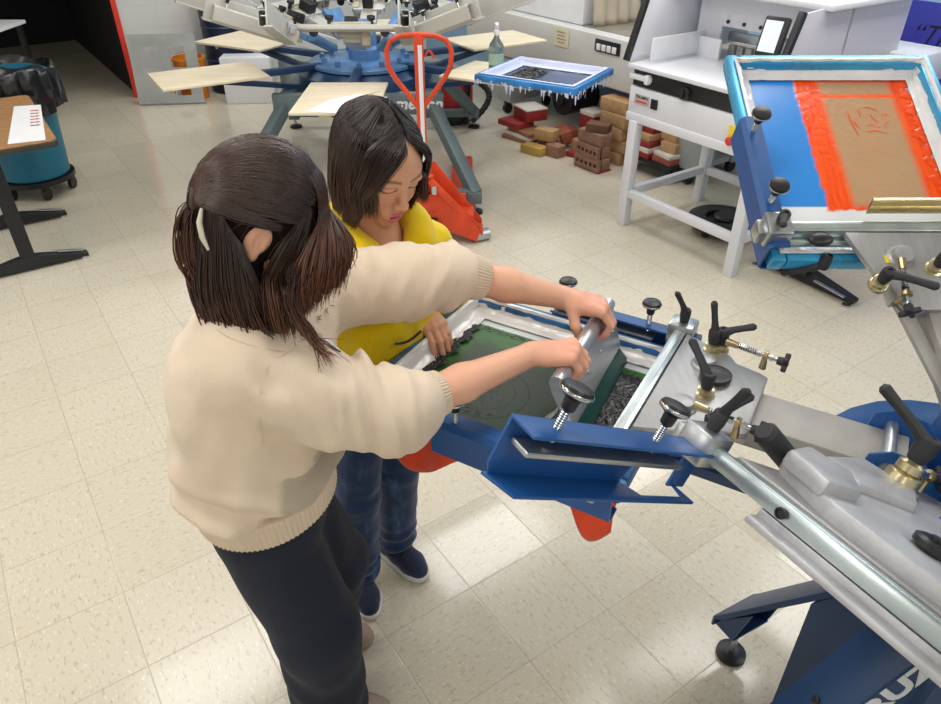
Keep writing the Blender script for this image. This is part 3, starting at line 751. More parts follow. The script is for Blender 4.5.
# the orange shirt on the pallet
M['orange_cloth'] = mat('orange_cloth', '#e4461b', .8, sheen=.2, bump=.15, bscale=160)
def shirtfn(u, v):
    x = .66 + u*.60; s = (v - .5)*2; a = abs(s); sg = 1 if s > 0 else -1
    top = .72; end = max(0, (u - .93)/.07)
    drop = max(0, a - top)/(1 - top)
    g = lambda c, w: math.exp(-((x - c)/w)**2)
    ln = .035 + .11*g(.70, .060) + .13*g(1.12, .10) + .01*math.sin(x*40)
    y = sg*(.188*min(a, top)/top + .03*math.sin(min(1, drop*1.5)*1.4) + .010*drop*math.sin(x*55))
    z = .8945 - ln*max(0, drop - .08)*1.05 - .09*end**1.3
    return H1 @ V((x + .012*end, y, z))
m = MB(); m.grid(shirtfn, 90, 70)
tag(rebase(m.build('shirt', M['orange_cloth'], None, 180, thick=.002)), 'orange shirt stretched over the pallet beneath the green screen', 'shirt')
M['yellow_edge'] = mat('yellow_edge_tape', '#e2b52c', .5)

# ---------------------------------------------------------------- printing screens
def ink_mask(t, x, y, k=1.0, scale=30):
    n = t.noise(t.map(t.obj(), scale=(1, 1, 1)), scale, 4, .65)
    return t.math('MULTIPLY', t.math('SUBTRACT', n, .5), k)
def screen_mat_green():
    t = NT('green_emulsion'); x, y, z = t.xyz(t.obj())
    w1 = ink_mask(t, x, y, .004, 40); w2 = ink_mask(t, x, y, .07, 26); w3 = ink_mask(t, x, y, .05, 60)
    o = t.obj(); streak = t.noise(t.map(o, scale=(10, 60, 1)), 1.0, 4, .6)
    c = t.mix(0.0, lin('#dfe7ea'), lin('#dfe7ea'))
    em = t.rect(x, y, -.005, .04, .275, .21, .004, w1)
    green = t.mix(streak, lin('#4a7f3d'), lin('#2c5530'))
    c = t.mix(em, c, green)
    film = t.rect(x, y, .02, .055, .185, .15, .035, w2)
    c = t.mix(t.math('MULTIPLY', film, .9), c, t.mix(streak, lin('#222a24'), lin('#38433a')))
    # wet black ink along the left end, the edges and around the squeegee
    k1 = t.rect(x, y, .258, .03, .008, .17, .02, t.math('ADD', w2, w3))
    k2 = t.rect(x, y, .02, .215, .25, .006, .016, w2)
    k3 = t.rect(x, y, .05, -.155, .16, .0025, .010, w3)
    k4 = t.rect(x, y, -.20, -.02, .075, .125, .018, w2)
    k = t.math('MAXIMUM', t.math('MAXIMUM', k1, k2), t.math('MAXIMUM', k3, k4))
    # ring emblem in the stencil
    dx, dy = t.math('SUBTRACT', x, .075), t.math('SUBTRACT', y, .075)
    r = t.math('SQRT', t.math('ADD', t.math('MULTIPLY', dx, dx), t.math('MULTIPLY', dy, dy)))
    def ring(rad, wd): return t.ramp(t.math('ABSOLUTE', t.math('SUBTRACT', r, rad)), wd, wd*.4)
    rings = t.math('MAXIMUM', ring(.094, .003), ring(.062, .0022))
    blob = t.math('MULTIPLY', t.ramp(t.math('ABSOLUTE', t.math('SUBTRACT', t.noise(o, 28, 1), .5)), .03, .015), t.ramp(r, .05, .045))
    c = t.mix(t.math('MULTIPLY', t.math('MAXIMUM', rings, blob), .75), c, lin('#191c1a'))
    c = t.mix(k, c, lin('#0c0d0f'))
    n = t.noise(o, 70, 3)
    t.set(Base_Color=c, Roughness=t.mixf(k, .30, .16), Specular_IOR_Level=t.mixf(k, .14, .5))
    t.bump(t.math('MULTIPLY', n, t.math('ADD', t.math('MULTIPLY', k, .9), .08)), .5, .004)
    return t.m
M['green_screen'] = screen_mat_green()
s1, F1 = press_screen('printing_screen', 'blue framed screen with green stencil and black ink under the squeegee', H1, M['frame_blue'], M['green_screen'], M['plastic_wrap'], extra_rot=0.0)
M['wet_ink'] = mat('wet_black_ink', '#060708', .26, bump=.15, bscale=70, spec=.55)
def inkpile(name, x0, x1, y0, y1, h, parent, F, m, seed=0, n=46, z0=.0028):
    def fn(u, v):
        e = min(u, 1-u)*min(v, 1-v)*4; wob = .008*math.sin(v*31 + seed) + .006*math.sin(v*73)
        x = x0 + (x1 - x0)*u + wob*(1 if u in (0, 1) else .6); y = y0 + (y1 - y0)*v + .005*math.sin(u*40 + seed)
        z = z0 + h*min(1, e*5)*(.55 + .25*math.sin(u*23 + 3*math.sin(v*17)) + .25*math.sin(v*47 + u*11 + seed) + .2*math.sin(u*61 - v*83))
        return V((x, y, max(z, z0 - .0006)))
    k = MB(F); k.grid(fn, n, n); return k.build(name, m, parent, 180)
inkpile('ink', -.270, -.155, -.145, .11, .0018, s1, F1, M['wet_ink'], 1)
inkpile('ink',   .222, .246, -.15, .17, .0012, s1, F1, M['black_ink'], 5, 60, .0085)
M['stencil'] = mat('stencil_lettering', '#1f2320', .4, var=.02)
for ch, a in (('G', 82), ('R', 102), ('A', 122)):
    q = math.radians(a); p = F1 @ V((.075 + .078*math.cos(q), .075 + .078*math.sin(q), .0030))
    R3 = F1.to_3x3(); text(None, ch, .026, p, R3 @ V((-math.sin(q), math.cos(q), 0)), R3 @ V((-math.cos(q), -math.sin(q), 0)), M['stencil'], .0002, name='stencil_letter', parent=s1)

def screen_mat_orange():
    t = NT('blue_emulsion_orange_ink'); o = t.obj(); x, y, z = t.xyz(o)
    n1 = ink_mask(t, x, y, .03, 22); n2 = ink_mask(t, x, y, .010, 45); st = t.noise(t.map(o, scale=(6, 70, 1)), 1.0, 4, .65)
    c = lin('#eceef0')
    c = t.mix(t.rect(x, y, .078, -.0, .226, .252, .003, 0.0), c, lin('#2f8be0'))
    white_r = t.rect(x, y, .06, -.235, .29, .042, .006, n2)
    c = t.mix(white_r, c, lin('#e4e3e4'))
    orange = t.rect(x, y, .078, -.058, .237, .148, .005, n1)
    c = t.mix(orange, c, t.mix(t.ramp(st, .35, .7), lin('#ff5a0a'), lin('#f04408')))
    brown = t.rect(x, y, .06, -.068, .205, .092, .014, n2)
    c = t.mix(t.math('MULTIPLY', brown, t.ramp(st, .22, .40)), c, t.mix(t.noise(o, 9, 2), lin('#b59a78'), lin('#bb8d64')))
    bar = t.rect(x, y, .215, -.05, .006, .12, .006, n2)
    c = t.mix(bar, c, lin('#ff5a14'))
    t.set(Base_Color=c, Roughness=.22); t.bump(t.math('MULTIPLY', orange, t.noise(o, 55, 3)), .35, .004); return t.m
M['orange_screen'] = screen_mat_orange()
s3, F3 = press_screen('printing_screen', 'raised light blue framed screen smeared with bright orange ink', H3, M['frame_cyan'], M['orange_screen'], M['plastic_wrap'], yc=.012, hy=.270, hx=.328, xc=.958, tw=(.060, .062))
M['orange_ink'] = mat('wet_orange_ink', '#ff5210', .2, bump=.4, bscale=50)
k = MB(F3)
for (a, b) in (((.10, -.05), (.13, -.035)), ((.14, -.06), (.175, -.068)), ((.175, -.075), (.16, -.11)), ((.15, -.085), (.12, -.10)), ((.11, -.07), (.105, -.10)), ((.09, -.06), (.085, -.12)), ((.13, -.115), (.15, -.135)), ((.10, -.115), (.125, -.13)), ((.075, -.04), (.16, -.03))):
    pa, pb = V((*a, .0034)), V((*b, .0034)); mid = (pa + pb)/2 + V((.008, .004, 0)); k.tube([pa, pa.lerp(mid, .6), mid, mid.lerp(pb, .5), pb], [.0007, .0013, .0014, .0012, .0006], 6, flat=.4)
k.build('printed_drawing', M['orange_ink'], s3)
def edgeink(u, v):
    y = -.203 + .030*math.sin(u*37)*.3 + (v - .5)*(.026 + .012*math.sin(u*61) + .010*math.sin(u*143)); x = -.16 + u*.44
    return V((x, y, .0030 + .0018*math.sin(v*PI)*(.6 + .4*math.sin(u*90))))
k = MB(F3); k.grid(edgeink, 120, 8); k.build('ink', M['orange_ink'], s3, 180)
# hollow gold tube handle lying on the third head
M['gold'] = mat('gold_anodised', '#c5b27a', .28, .85)
k = MB(H3)
prof = [(.020*math.cos(a)*(1 + .35*math.cos(a)), .0125*math.sin(a)) for a in np.linspace(0, 2*PI, 28)[:-1]]; n = len(prof); vs = []
for y in (.075, -.30):
    vs += [(.728 + a + (.012 if y > 0 and b > 0 else 0)*0, y - (.012*(a/.02) if y > 0 else 0), 1.0195 + b) for a, b in prof]
    vs += [(.728 + a*.88, y - (.012*(a/.02) if y > 0 else 0), 1.0195 + b*.84) for a, b in prof]
f = []
for i in range(n):
    j = (i + 1) % n; f += [(i, j, 2*n + j, 2*n + i), (n + j, n + i, 3*n + i, 3*n + j), (i, n + i, n + j, j), (2*n + j, 3*n + j, 3*n + i, 2*n + i)]
k.add(vs, f)
gt = k.build('squeegee', M['gold']); tag(gt, 'gold metal squeegee lying along the lower edge of the orange screen', 'squeegee')
rebase(gt)
k = MB(H3); k.lathe([(.0085, 0), (.0095, .002), (.0, .0021)], (.728, .069, 1.0195), (0, 1, 0), 20, caps=False); kk = k.build('ink_residue', mat('red_residue', '#9c2a1c', .3), gt)

# ---------------------------------------------------------------- the squeegee in use
SA = V((math.cos(math.radians(64)), math.sin(math.radians(64)), 0)); SE = V((SA.y, -SA.x, 0))
SB0 = V((.305, 1.245, .9185))                                        # middle of the blade edge
def sq(s, z, l=0.0): return SB0 + SE*s + V((0, 0, z)) + SA*l
M['squeegee_alu'] = mat('brushed_aluminium', '#c3c6ca', .34, .75, var=.06, scale=6, stretch=(1, 1, 12))
sqg = thing('squeegee', 'silver aluminium squeegee gripped by the person in the cream sweatshirt', 'squeegee', SB0)
Ls = .345
hp = []
for i in range(14):
    a = math.radians(-35 + 235*i/13); hp.append((-.066 + .0165*math.cos(a), .138 + .0165*math.sin(a)))
body = hp + [(-.074, .110), (-.058, .080), (-.040, .050), (-.030, .030), (-.024, .033), (-.030, .055), (-.040, .085), (-.046, .11)]
m = MB(); m.prism(body[::-1], Ls, SB0 - SA*(Ls/2), SE, (0, 0, 1), bev=.0008) if False else m.prism(body, Ls, SB0 + SA*(Ls/2), SE, (0, 0, 1))
m.build('handle', M['squeegee_alu'], sqg, 25)
m = MB(); m.prism([(-.035, .036), (-.0285, .030), (-.0, .0015), (-.002, .0), (-.006, .0005), (-.040, .040)], Ls - .004, SB0 + SA*((Ls - .004)/2), SE, (0, 0, 1), bev=.0005); m.build('blade', mat('green_blade', '#0e4b46', .3), sqg)
m = MB(); m.prism([(-.052, .060), (-.030, .026), (-.020, .018), (-.012, .011), (-.018, .009), (-.036, .026), (-.056, .055)], Ls - .01, SB0 + SA*((Ls - .01)/2) + SE*-.004, SE, (0, 0, 1)); m.build('ink_coating', M['wet_ink'], sqg)
m = MB()
for l in (-.12, -.03, .06, .14):
    p = sq(-.0425, .095, l); m.ball(p + V((.001, 0, .001)), .0045, 10, 6)
m.build('rivet', M['chrome'], sqg) if False else None
for l in (-.13, -.04, .05, .14):
    k = MB(); k.ball(sq(-.0405, .088, l), .0045, 10, 6); k.build('rivet', M['chrome'], sqg)
# end cap curling out at the near end
m = MB()
def capfn(u, v):
    a = -.2 + 2.6*u; r = .030 + .010*math.sin(u*5)
    return sq(-.072 + r*math.cos(a + .9)*.55, .055 + v*.001 + .055*(1 - u)*1.2 - .035, -Ls/2 - .006 - .018*math.sin(a)*v) + V((0, 0, -.01*v))
m.grid(capfn, 14, 4); m.build('end_flap', M['squeegee_alu'], sqg, 180, thick=.002)
# ---------------------------------------------------------------- the far press
C2 = V((-.75, 5.33, 0))
M['silver'] = mat('silver_paint', '#c4c3bd', .45, .25, var=.05)
M['far_blue'] = mat('far_press_blue', '#5a86b8', .32, var=.1, scale=7)
M['slate'] = mat('slate_green_paint', '#64757a', .45, var=.06)
M['tan_steel'] = mat('tan_steel', '#c6bda8', .45, .2)
HM2 = dict(casting='silver', arm='silver', rail='silver', clamp='silver', block='cast')
fp = thing('screen_printing_press', 'far dark blue six-arm printing press with plywood pallets at the back', 'printing press', C2)
m = MB(); m.lathe([(0, .735), (.36, .735), (.385, .745), (.385, .765), (.37, .772), (0, .772)], C2, n=64, caps=False)
for k_ in range(12):
    a = 2*PI*k_/12; m.lathe([(.018, 0), (.018, .03), (.01, .036), (0, .036)], C2 + V((.30*math.cos(a), .30*math.sin(a), .772)), n=12, caps=False)
m.build('turntable', M['far_blue'], fp)
m = MB(); m.lathe([(.11, .772), (.11, .84), (.09, .86), (.09, 1.0), (.05, 1.02), (0, 1.02)], C2, n=32, caps=False); m.build('hub', M['far_blue'], fp)
m = MB(); m.lathe([(0, .62), (.42, .62), (.47, .64), (.47, .70), (.40, .735), (0, .735)], C2, n=48, caps=False); m.build('lower_turntable', M['navy'], fp)
m = MB(); m.lathe([(.13, .55), (.13, .65)], C2, n=16); m.build('pedestal', M['black_metal'], fp)
m = MB(); 
for s in (-1, 1): m.beam(C2 + V((s*.49, -.46, .58)), C2 + V((s*.49, .46, .58)), .09, .11, bev=.004)
for s in (-1, 1): m.beam(C2 + V((-.57, s*.46, .58)), C2 + V((.57, s*.46, .58)), .06, .13, bev=.004)
m.beam(C2 + V((-.49, 0, .59)), C2 + V((.49, 0, .59)), .2, .05)
fb = m.build('base_frame', M['slate'], fp)
text(None, 'cameleon', .105, C2 + V((.36, -.4915, .585)), (1, 0, 0), (0, 0, 1), M['white_ink'], .0006, shear=.2, bold=.003, name='brand_lettering', parent=fb)
for sx in (-1, 1):
    for sy in (-1, 1):
        f = C2 + V((sx*.78, sy*.93, 0)); tp = C2 + V((sx*.50, sy*.47, .56))
        m = MB(); m.beam(f + V((0, 0, .13)), tp, .075, .075, bev=.004); m.beam(f + V((.02*sx, 0, .13)), f + V((-.42*sx, .03*-sy, .13)), .07, .06, bev=.004)
        m.box(f + V((0, 0, .115)), (.09, .09, .075), bev=.006)
        lg = m.build('leg', M['slate'], fp)
        m = MB(); m.cyl(f + V((0, 0, .02)), f + V((0, 0, .09)), .010); m.build('leveling_stud', M['steel'], lg)
        m = MB(); m.lathe([(0, 0), (.05, 0), (.052, .006), (.05, .018), (.03, .026), (0, .028)], f, n=28, caps=False); m.build('foot_pad', M['black_plastic'], lg)
for az in (-90, -29, 31, 91, 151, 211):
    Q = Matrix.Translation(C2) @ Matrix.Rotation(math.radians(az), 4, 'Z')
    m = MB(Q); m.box((1.09, 0, .783), (.66, .48, .016), bev=.004); pl = m.build('pallet', M['ply'], fp)
    m = MB(Q); m.box((.80, 0, .755), (.95, .06, .04), bev=.004); m.beam((.28, 0, .60), (1.0, 0, .735), .05, .03); m.box((1.05, 0, .768), (.12, .34, .014)); m.build('pallet_arm', M['navy'], pl)
    m = MB(Q); m.lathe([(.006, .72), (.014, .725), (.014, .745), (.006, .75)], (1.34, .1, 0), n=12); m.box((1.36, -.05, .762), (.05, .07, .02), bev=.004); m.build('lock_clip', M['yellow_zinc'], pl)
for i, az in enumerate((-90, -29, 31, 91, 151, 211)):
    Hm = head_matrix(C2, az, 21, zp=.93)
    h = print_head(fp, Hm, mats=HM2, xr=.66, xt=1.12, y0=0, full=False, half=.42, levers=False, knobs=(.8, 1.05))
    for s in (-1, 1):
        m = MB(Hm); m.box((.90, s*.36, .96), (.52, .012, .14), bev=.003); m.box((.90, s*.352, .895), (.52, .05, .012), bev=.002); m.build('side_plate', M['silver'], h)
    for s in (-1, 1):
        k = MB(Hm); k.lathe([(.012, 1.0), (.014, 1.01), (.014, 1.05), (.026, 1.055), (.026, 1.075), (.012, 1.08)], (.55, s*.13, 0), n=16); k.build('adjusting_knob', M['black_plastic'], h)
        k = MB(Hm); k.lathe([(.012, 0), (.028, .003), (.028, .02), (.012, .024)], (.60, s*.22, .97), (1, 0, 0), 16); k.build('side_knob', M['black_plastic'], h)
        k = MB(Hm); k.cyl((.55, s*.13, 1.03), (.56, -s*.13, 1.03), .010) if s < 0 else k.box((.50, s*.09, .96), (.07, .05, .11), bev=.004); k.build('cross_bar' if s < 0 else 'bracket', M['tan_steel'], h)
        k = MB(Hm); k.beam((.28, s*.16, .93), (.52, s*.25, .955), .07, .04, bev=.006); k.build('blue_strut', M['far_blue'], h)
    k = MB(Hm); k.box((.50, 0, 1.04), (.10, .075, .07), bev=.006); k.build('latch_box', M['black_metal'], h)
# papers on the front pallet
m = MB()
m.add([(-.90, 3.93, .7925), (-.70, 3.89, .7925), (-.58, 3.99, .7925), (-.48, 4.22, .7925), (-.66, 4.29, .7935), (-.80, 4.17, .7925)], [(0, 1, 2, 3, 4, 5)])
tag(rebase(m.build('paper_sheet', M['white_sheet'], None, thick=.001)), 'white paper lying on the front plywood pallet of the far press', 'paper')

# blue screen with white tape lying over the right pallet
HB = Matrix.Translation((.45, 4.49, .835 - .914)) @ Matrix.Rotation(math.radians(-31), 4, 'Z')
def screen_mat_navy():
    t = NT('navy_screen'); x, y, z = t.xyz(t.obj()); n = ink_mask(t, x, y, .06, 24)
    c = t.mix(t.rect(x, y, 0, 0, .25, .20, .006, n), lin('#d3daf0'), lin('#3a4763'))
    k = t.rect(x, y, -.12, .05, .10, .13, .015, n)
    c = t.mix(k, c, lin('#17181c')); t.set(Base_Color=c, Roughness=.22); return t.m
M['lilac_tape'] = mat('lilac_tape', '#ccd3ef', .35, var=.06, bump=.6, bscale=24)
M['frame_mid'] = mat('frame_mid_blue', '#2f7fc4', .35, .1, var=.25, scale=12)
s2, F2 = press_screen('printing_screen', 'blue screen with frayed white tape lying on the far press beside the spray bottle', HB, M['frame_mid'], screen_mat_navy(), M['lilac_tape'], xc=0, hx=.33, hy=.285, tw=(.085, .085), wrap='corner')
inkpile('ink', -.21, -.04, -.06, .16, .018, s2, F2, M['wet_ink'], 3, 30)
m = MB(F2); rr = random.Random(4)
for k_ in range(70):
    if k_ % 2: x, y, dx, dy = rr.uniform(-.33, .33), -.289, rr.uniform(.006, .016), 0
    else: x, y, dx, dy = .334, rr.uniform(-.285, .285), 0, rr.uniform(.006, .016)
    L = rr.choice((.012, .02, .03, .05)) * rr.uniform(.6, 1.2); zz = rr.uniform(.0, .02)
    m.add([(x, y, zz), (x + dx, y + dy, zz), (x + dx*.7 + rr.uniform(-.006, .006), y + dy*.7 + rr.uniform(-.004, .004), zz - L), (x + dx*.3, y + dy*.3, zz - L*.9)], [(0, 1, 2, 3)])
m.build('tape_fringe', M['lilac_tape'], s2, thick=.0006)['kind'] = 'stuff'

# spray bottle on the right pallet
bp = (.165, 4.83, .7915); t = thing('spray_bottle', 'clear spray bottle of pale liquid standing beside the blue screen', 'bottle', bp)
def clear(name, c, tr=.85, rough=.08):
    t_ = NT(name); t_.set(Base_Color=lin(c), Roughness=rough, Transmission_Weight=tr, IOR=1.2); return t_.m
MB().lathe([(0, .0), (.044, .0), (.048, .006), (.048, .15), (.044, .17), (.020, .205), (.016, .215), (.016, .232), (0, .232)], bp, n=32, caps=False).build('bottle_body', clear('clear_plastic', '#cfe0e0'), t)
MB().lathe([(0, .005), (.044, .005), (.044, .10), (0, .10)], bp, n=28, caps=False).build('liquid', clear('pale_liquid', '#8fb5b4', .6), t)
m = MB(); m.lathe([(.018, .225), (.018, .25), (.012, .255), (.012, .27)], bp, n=18); q = V(bp) + V((0, 0, .28))
m.box(q, (.024, .05, .03), bev=.005); m.box(q + V((0, -.035, .004)), (.012, .03, .012), bev=.003); m.beam(q + V((0, -.018, -.01)), q + V((0, -.035, -.05)), .010, .007, bev=.002); m.build('trigger', M['plastic_wrap'], t)
m = MB(); m.lathe([(.0486, .05), (.0486, .12)], bp, n=32, caps=False); m.build('paper_label', mat('bottle_label', '#a9c2b4', .5), t)

# ---------------------------------------------------------------- orange pallet jack
M['jack'] = mat('jack_orange', '#d4451f', .42, var=.12, scale=9)
jx, jy = -.25, 4.02; J = V((jx, jy, 0))
t = thing('pallet_jack', 'orange pallet jack with an upright loop handle behind the person in yellow', 'pallet jack', J)
m = MB(); hp = J + V((-.02, -.08, 0))
loop = [(-.005, .80), (-.13, .96), (-.165, 1.02), (-.170, 1.10), (-.145, 1.15), (-.09, 1.172), (0, 1.178), (.09, 1.172), (.145, 1.15), (.170, 1.10), (.165, 1.02), (.13, .96), (.005, .80)]
m.tube([hp + V((a, .01, b)) for a, b in loop], .0135, 14); m.box(hp + V((0, .01, .72)), (.05, .03, .92), bev=.008)
m.build('handle', M['jack'], t)
m = MB(); m.box(hp + V((.006, -.0062, .78)), (.022, .002, .70)); st_ = m.build('white_stripe', M['white_paint'], t)
text(None, 'Jack', .04, hp + V((.006, -.0076, 1.02)), (0, 0, 1), (-1, 0, 0), M['black_ink'], .0003, shear=.3, name='stripe_lettering', parent=st_) if False else None
for z_, w_ in ((1.06, .014), (1.03, .01), (1.00, .014), (.975, .008)):
    pass
m = MB(); m.tube([hp + V((.03 + .05*i/5, .012, 1.07 + .03*math.sin(i*.7))) for i in range(6)], .006, 8); m.build('release_lever', M['jack'], t)
m = MB(); m.cyl(J + V((0, 0, .10)), J + V((0, 0, .30)), .055, .05); m.lathe([(.035, .30), (.035, .40), (.022, .41), (.022, .44)], J, n=20); m.box(J + V((0, -.03, .25)), (.14, .10, .10), bev=.01); m.build('pump', M['jack'], t)
m = MB(); m.lathe([(.018, 0), (.018, .05)], J + V((.04, -.11, .33)), (0, 0, 1), 14); m.build('piston', M['chrome'], t)
m = MB(); m.prism([(.0, .12), (.30, .02), (.30, .10), (.02, .46), (-.02, .46), (-.03, .12)], .012, J + V((.02, .07, 0)), (1, 0, 0), (0, 0, 1), bev=.002)
m.prism([(.0, .12), (.27, .02), (.29, .09), (.02, .40), (-.03, .12)], .012, J + V((.02, -.06, 0)), (1, -.12, 0), (0, 0, 1), bev=.002)
m.box(J + V((.12, 0, .165)), (.30, .14, .03), bev=.005); m.box(J + V((.29, -.02, .06)), (.07, .10, .05), bev=.006)
m.beam(J + V((.02, -.10, .40)), J + V((.30, -.06, .09)), .035, .035, bev=.004)
m.build('chassis', M['jack'], t)
for s in (-1, 1):
    m = MB(); m.cyl(J + V((s*.03 - .022, -.05, .085)), J + V((s*.03 + .022, -.05, .085)), .085, n=32); m.build('steer_wheel', M['black_plastic'], t)
m = MB(); m.cyl(J + V((.27, -.055, .036)), J + V((.36, -.015, .036)), .036, n=24); m.build('roller', M['steel'], t)
for s in (-1, 1):
    m = MB(); m.box(J + V((s*.19, .70, .058)), (.15, 1.15, .04), bev=.012); m.box(J + V((s*.10, .12, .14)), (.24, .03, .20), bev=.005); fk = m.build('fork', M['jack'], t)
    m = MB(); m.cyl(J + V((s*.19 - .05, 1.1, .027)), J + V((s*.19 + .05, 1.1, .027)), .027, n=20); m.build('load_roller', M['steel'], fk)

# ---------------------------------------------------------------- red shop vacuum
M['red_plastic'] = mat('red_plastic', '#b8202c', .4)
vc = (-.16, 6.45, 0); t = thing('vacuum_cleaner', 'red and black shop vacuum under the far press', 'vacuum cleaner', vc)
MB().lathe([(0, .02), (.17, .02), (.185, .05), (.19, .13), (.182, .16), (0, .16)], vc, n=36, caps=False).build('tank_base', M['black_plastic'], t)
MB().lathe([(.182, .16), (.18, .30), (.165, .37), (.12, .42), (.05, .44), (0, .44)], vc, n=36, caps=False).build('dome', M['red_plastic'], t)
MB().box((vc[0] + .13, vc[1] - .12, .30), (.06, .05, .12), (0, 0, -.6), bev=.02).build('latch', M['black_plastic'], t)
m = MB(); pts = []
for i in range(30):
    f = i/29; pts.append(V((vc[0] + .10 + .22*math.sin(f*PI*.9) , vc[1] - .10 - .12*f, .42 - .36*f + .04*math.sin(f*PI))))
m.tube(pts, [.026 + .0025*math.cos(i*PI) for i in range(30)], 12); m.build('hose', M['black_plastic'], t)
for a in (40, 140, 220, 320):
    q = math.radians(a); m = MB(); m.ball((vc[0] + .15*math.cos(q), vc[1] + .15*math.sin(q), .022), .022, 12, 8); m.build('caster', M['black_plastic'], t)

# ---------------------------------------------------------------- conveyor dryer along the blue wall
M['dryer'] = mat('dryer_cream', '#c9cac7', .45, var=.02)
M['dryer_leg'] = mat('dryer_leg_grey', '#a3a9ab', .45, var=.03)
o0 = T(4.35, 4.6, 0); t = thing('conveyor_dryer', 'long pale conveyor dryer behind the white cutter and the bricks', 'dryer', o0)
RMB().box((4.34, 4.45, .685), (.66, 2.9, .35), bev=.01).build('body', M['dryer'], t)
RMB().box((4.40, 5.42, 1.06), (.54, 1.90, .40), bev=.02).build('hood', M['white_paint'], t)
M['belt'] = mat('belt_brown', '#8d8377', .8, bump=.3, bscale=120)
RMB().box((4.36, 3.76, .8625), (.46, 1.40, .006)).build('belt', M['belt'], t)
M['tan_cloth'] = mat('tan_cloth', '#b9ac98', .9, bump=.2, bscale=80)
m = RMB(); m.grid(lambda u, v: V((4.14 + u*.5, 4.42 - .02 + .012*math.sin(u*25) - .05*(1 - v), .866 + v*.40)), 40, 8); m.build('heat_curtain', M['tan_cloth'], t, 180, thick=.003)
m = RMB(); m.box((4.003, 4.04, .79), (.012, .26, .085), bev=.003); pn = m.build('control_panel', M['black_plastic'], t)
for i in range(4):
    m = RMB(); m.box((3.994, 4.125 - i*.055, .78), (.012, .040, .045), bev=.004); m.build('switch', M['white_paint'], pn)
M['note'] = mat('cream_note', '#ddd5b6', .8, var=.03)
m = RMB(); m.box((4.005, 4.56, .775), (.003, .17, .13)); nt = m.build('paper_note', M['note'], t)
for i in range(4):
    m = RMB(); m.box((4.0025, 4.56, .815 - i*.025), (.001, .11 - .02*(i % 2), .006)); m.build('written_line', M['grey_ink'], nt)
for a in (5.33, 3.17):
    m = RMB(); m.box((4.12, a, .315), (.18, .20, .40), bev=.006); m.box((4.5, a, .315), (.18, .20, .40), bev=.006); m.box((4.31, a, .14), (.5, .14, .04)); lg = m.build('leg', M['dryer_leg'], t)
    for b in (4.08, 4.54):
        m = RMB(); m.cyl((b, a - .018, .045), (b, a + .018, .045), .045, n=24); m.box((b, a, .10), (.05, .06, .03), bev=.004); m.build('caster', M['black_plastic'], lg)
m = RMB(); m.cyl((4.05, 4.55, .30), (4.35, 4.55, .30), .13, n=28); m.lathe([(.05, 0), (.045, .03), (0, .03)], (4.05, 4.55, .30), (-1, 0, 0), 16, caps=False); m.box((4.3, 4.55, .46), (.12, .12, .12)); m.build('motor', M['black_metal'], t)
wn = RMB(); wn.box((4.735, 4.45, 1.12), (.03, .62, .06)); wn.box((4.735, 4.45, .80), (.03, .62, .08)); wn.box((4.735, 4.74, .96), (.03, .05, .38)); wn.box((4.735, 4.16, .96), (.03, .05, .38))
g_ = wn.build('window_1', M['dryer_leg']); struct(g_)
gl = NT('dark_green_glass'); gl.set(Base_Color=lin('#28514d'), Roughness=.1); RMB().box((4.74, 4.45, .97), (.012, .56, .30)).build('window_pane', gl.m, g_)

# ---------------------------------------------------------------- bricks, blocks and boxes
M['brick'] = mat('brick_brown', '#94705c', .85, var=.12, scale=30, bump=.4, bscale=90)
M['brick_tan'] = mat('brick_tan', '#b48f66', .85, var=.12, scale=20, bump=.3, bscale=60)
M['brick_red'] = mat('brick_red', '#96523f', .85, var=.12, scale=30, bump=.4, bscale=90)
M['kraft'] = mat('kraft_wrap', '#b5924f', .7, var=.12, bump=.4, bscale=25)
M['hole'] = mat('core_hole', '#2a211c', .95)
M['box_red'] = mat('red_box', '#8e2b2a', .55); M['box_white'] = mat('box_lid', '#d9d3cb', .6); M['plank'] = mat('old_plank', '#94684c', .8, stretch=(1, 8, 1))
def block(name, b, a, z, size, rz, m_, label, cat, group=None, holes=0, rx=0.0):
    R = Matrix.Rotation(rz, 4, 'Z') @ Matrix.Rotation(rx, 4, 'Y')
    W = Matrix.Translation(T(b, a, z)) @ RM @ R; dx, dy, dz = size        # dy = long side
    t_ = thing(name, label, cat, T(b, a, z), group) if holes else None
    mb = MB(W)
    if holes:
        st = dy/(holes + .4); r = .0145; yy = [(-dy/2 + st*(i + .7)) for i in range(holes)]
        hs = [(dy/2 + y - r, dy/2 + y + r, dz/2 - r, dz/2 + r) for y in yy]
        plate_holes(mb, (-dx/2, dy/2, 0), (0, -1, 0), (0, 0, 1), dy, dz, hs, .03)
        mb.box((.010, 0, dz/2), (dx - .022, dy - .002, dz - .002), bev=.003)
        mb.build('brick_body', m_, t_)
        return t_
    mb.box((0, 0, dz/2), size, bev=.004)
    o_ = mb.build(name, m_); o_.data.transform(Matrix.Translation(-T(b, a, z))); o_.location = T(b, a, z)
    return tag(o_, label, cat, group)
G1 = 'cored bricks stacked on the floor'
block('brick', 3.74, 3.80, .012, (.10, .25, .085), .04, M['brick'], 'cored brown brick at the bottom of the front brick stack', 'brick', G1, 5)
block('brick', 3.75, 3.81, .098, (.10, .24, .085), -.03, M['brick'], 'cored brown brick in the second course of the front brick stack', 'brick', G1, 5)
block('brick', 3.75, 3.82, .184, (.11, .25, .09), .02, M['brick_red'] if False else M['brick'], 'solid brown brick in the third course of the front brick stack', 'brick', G1)
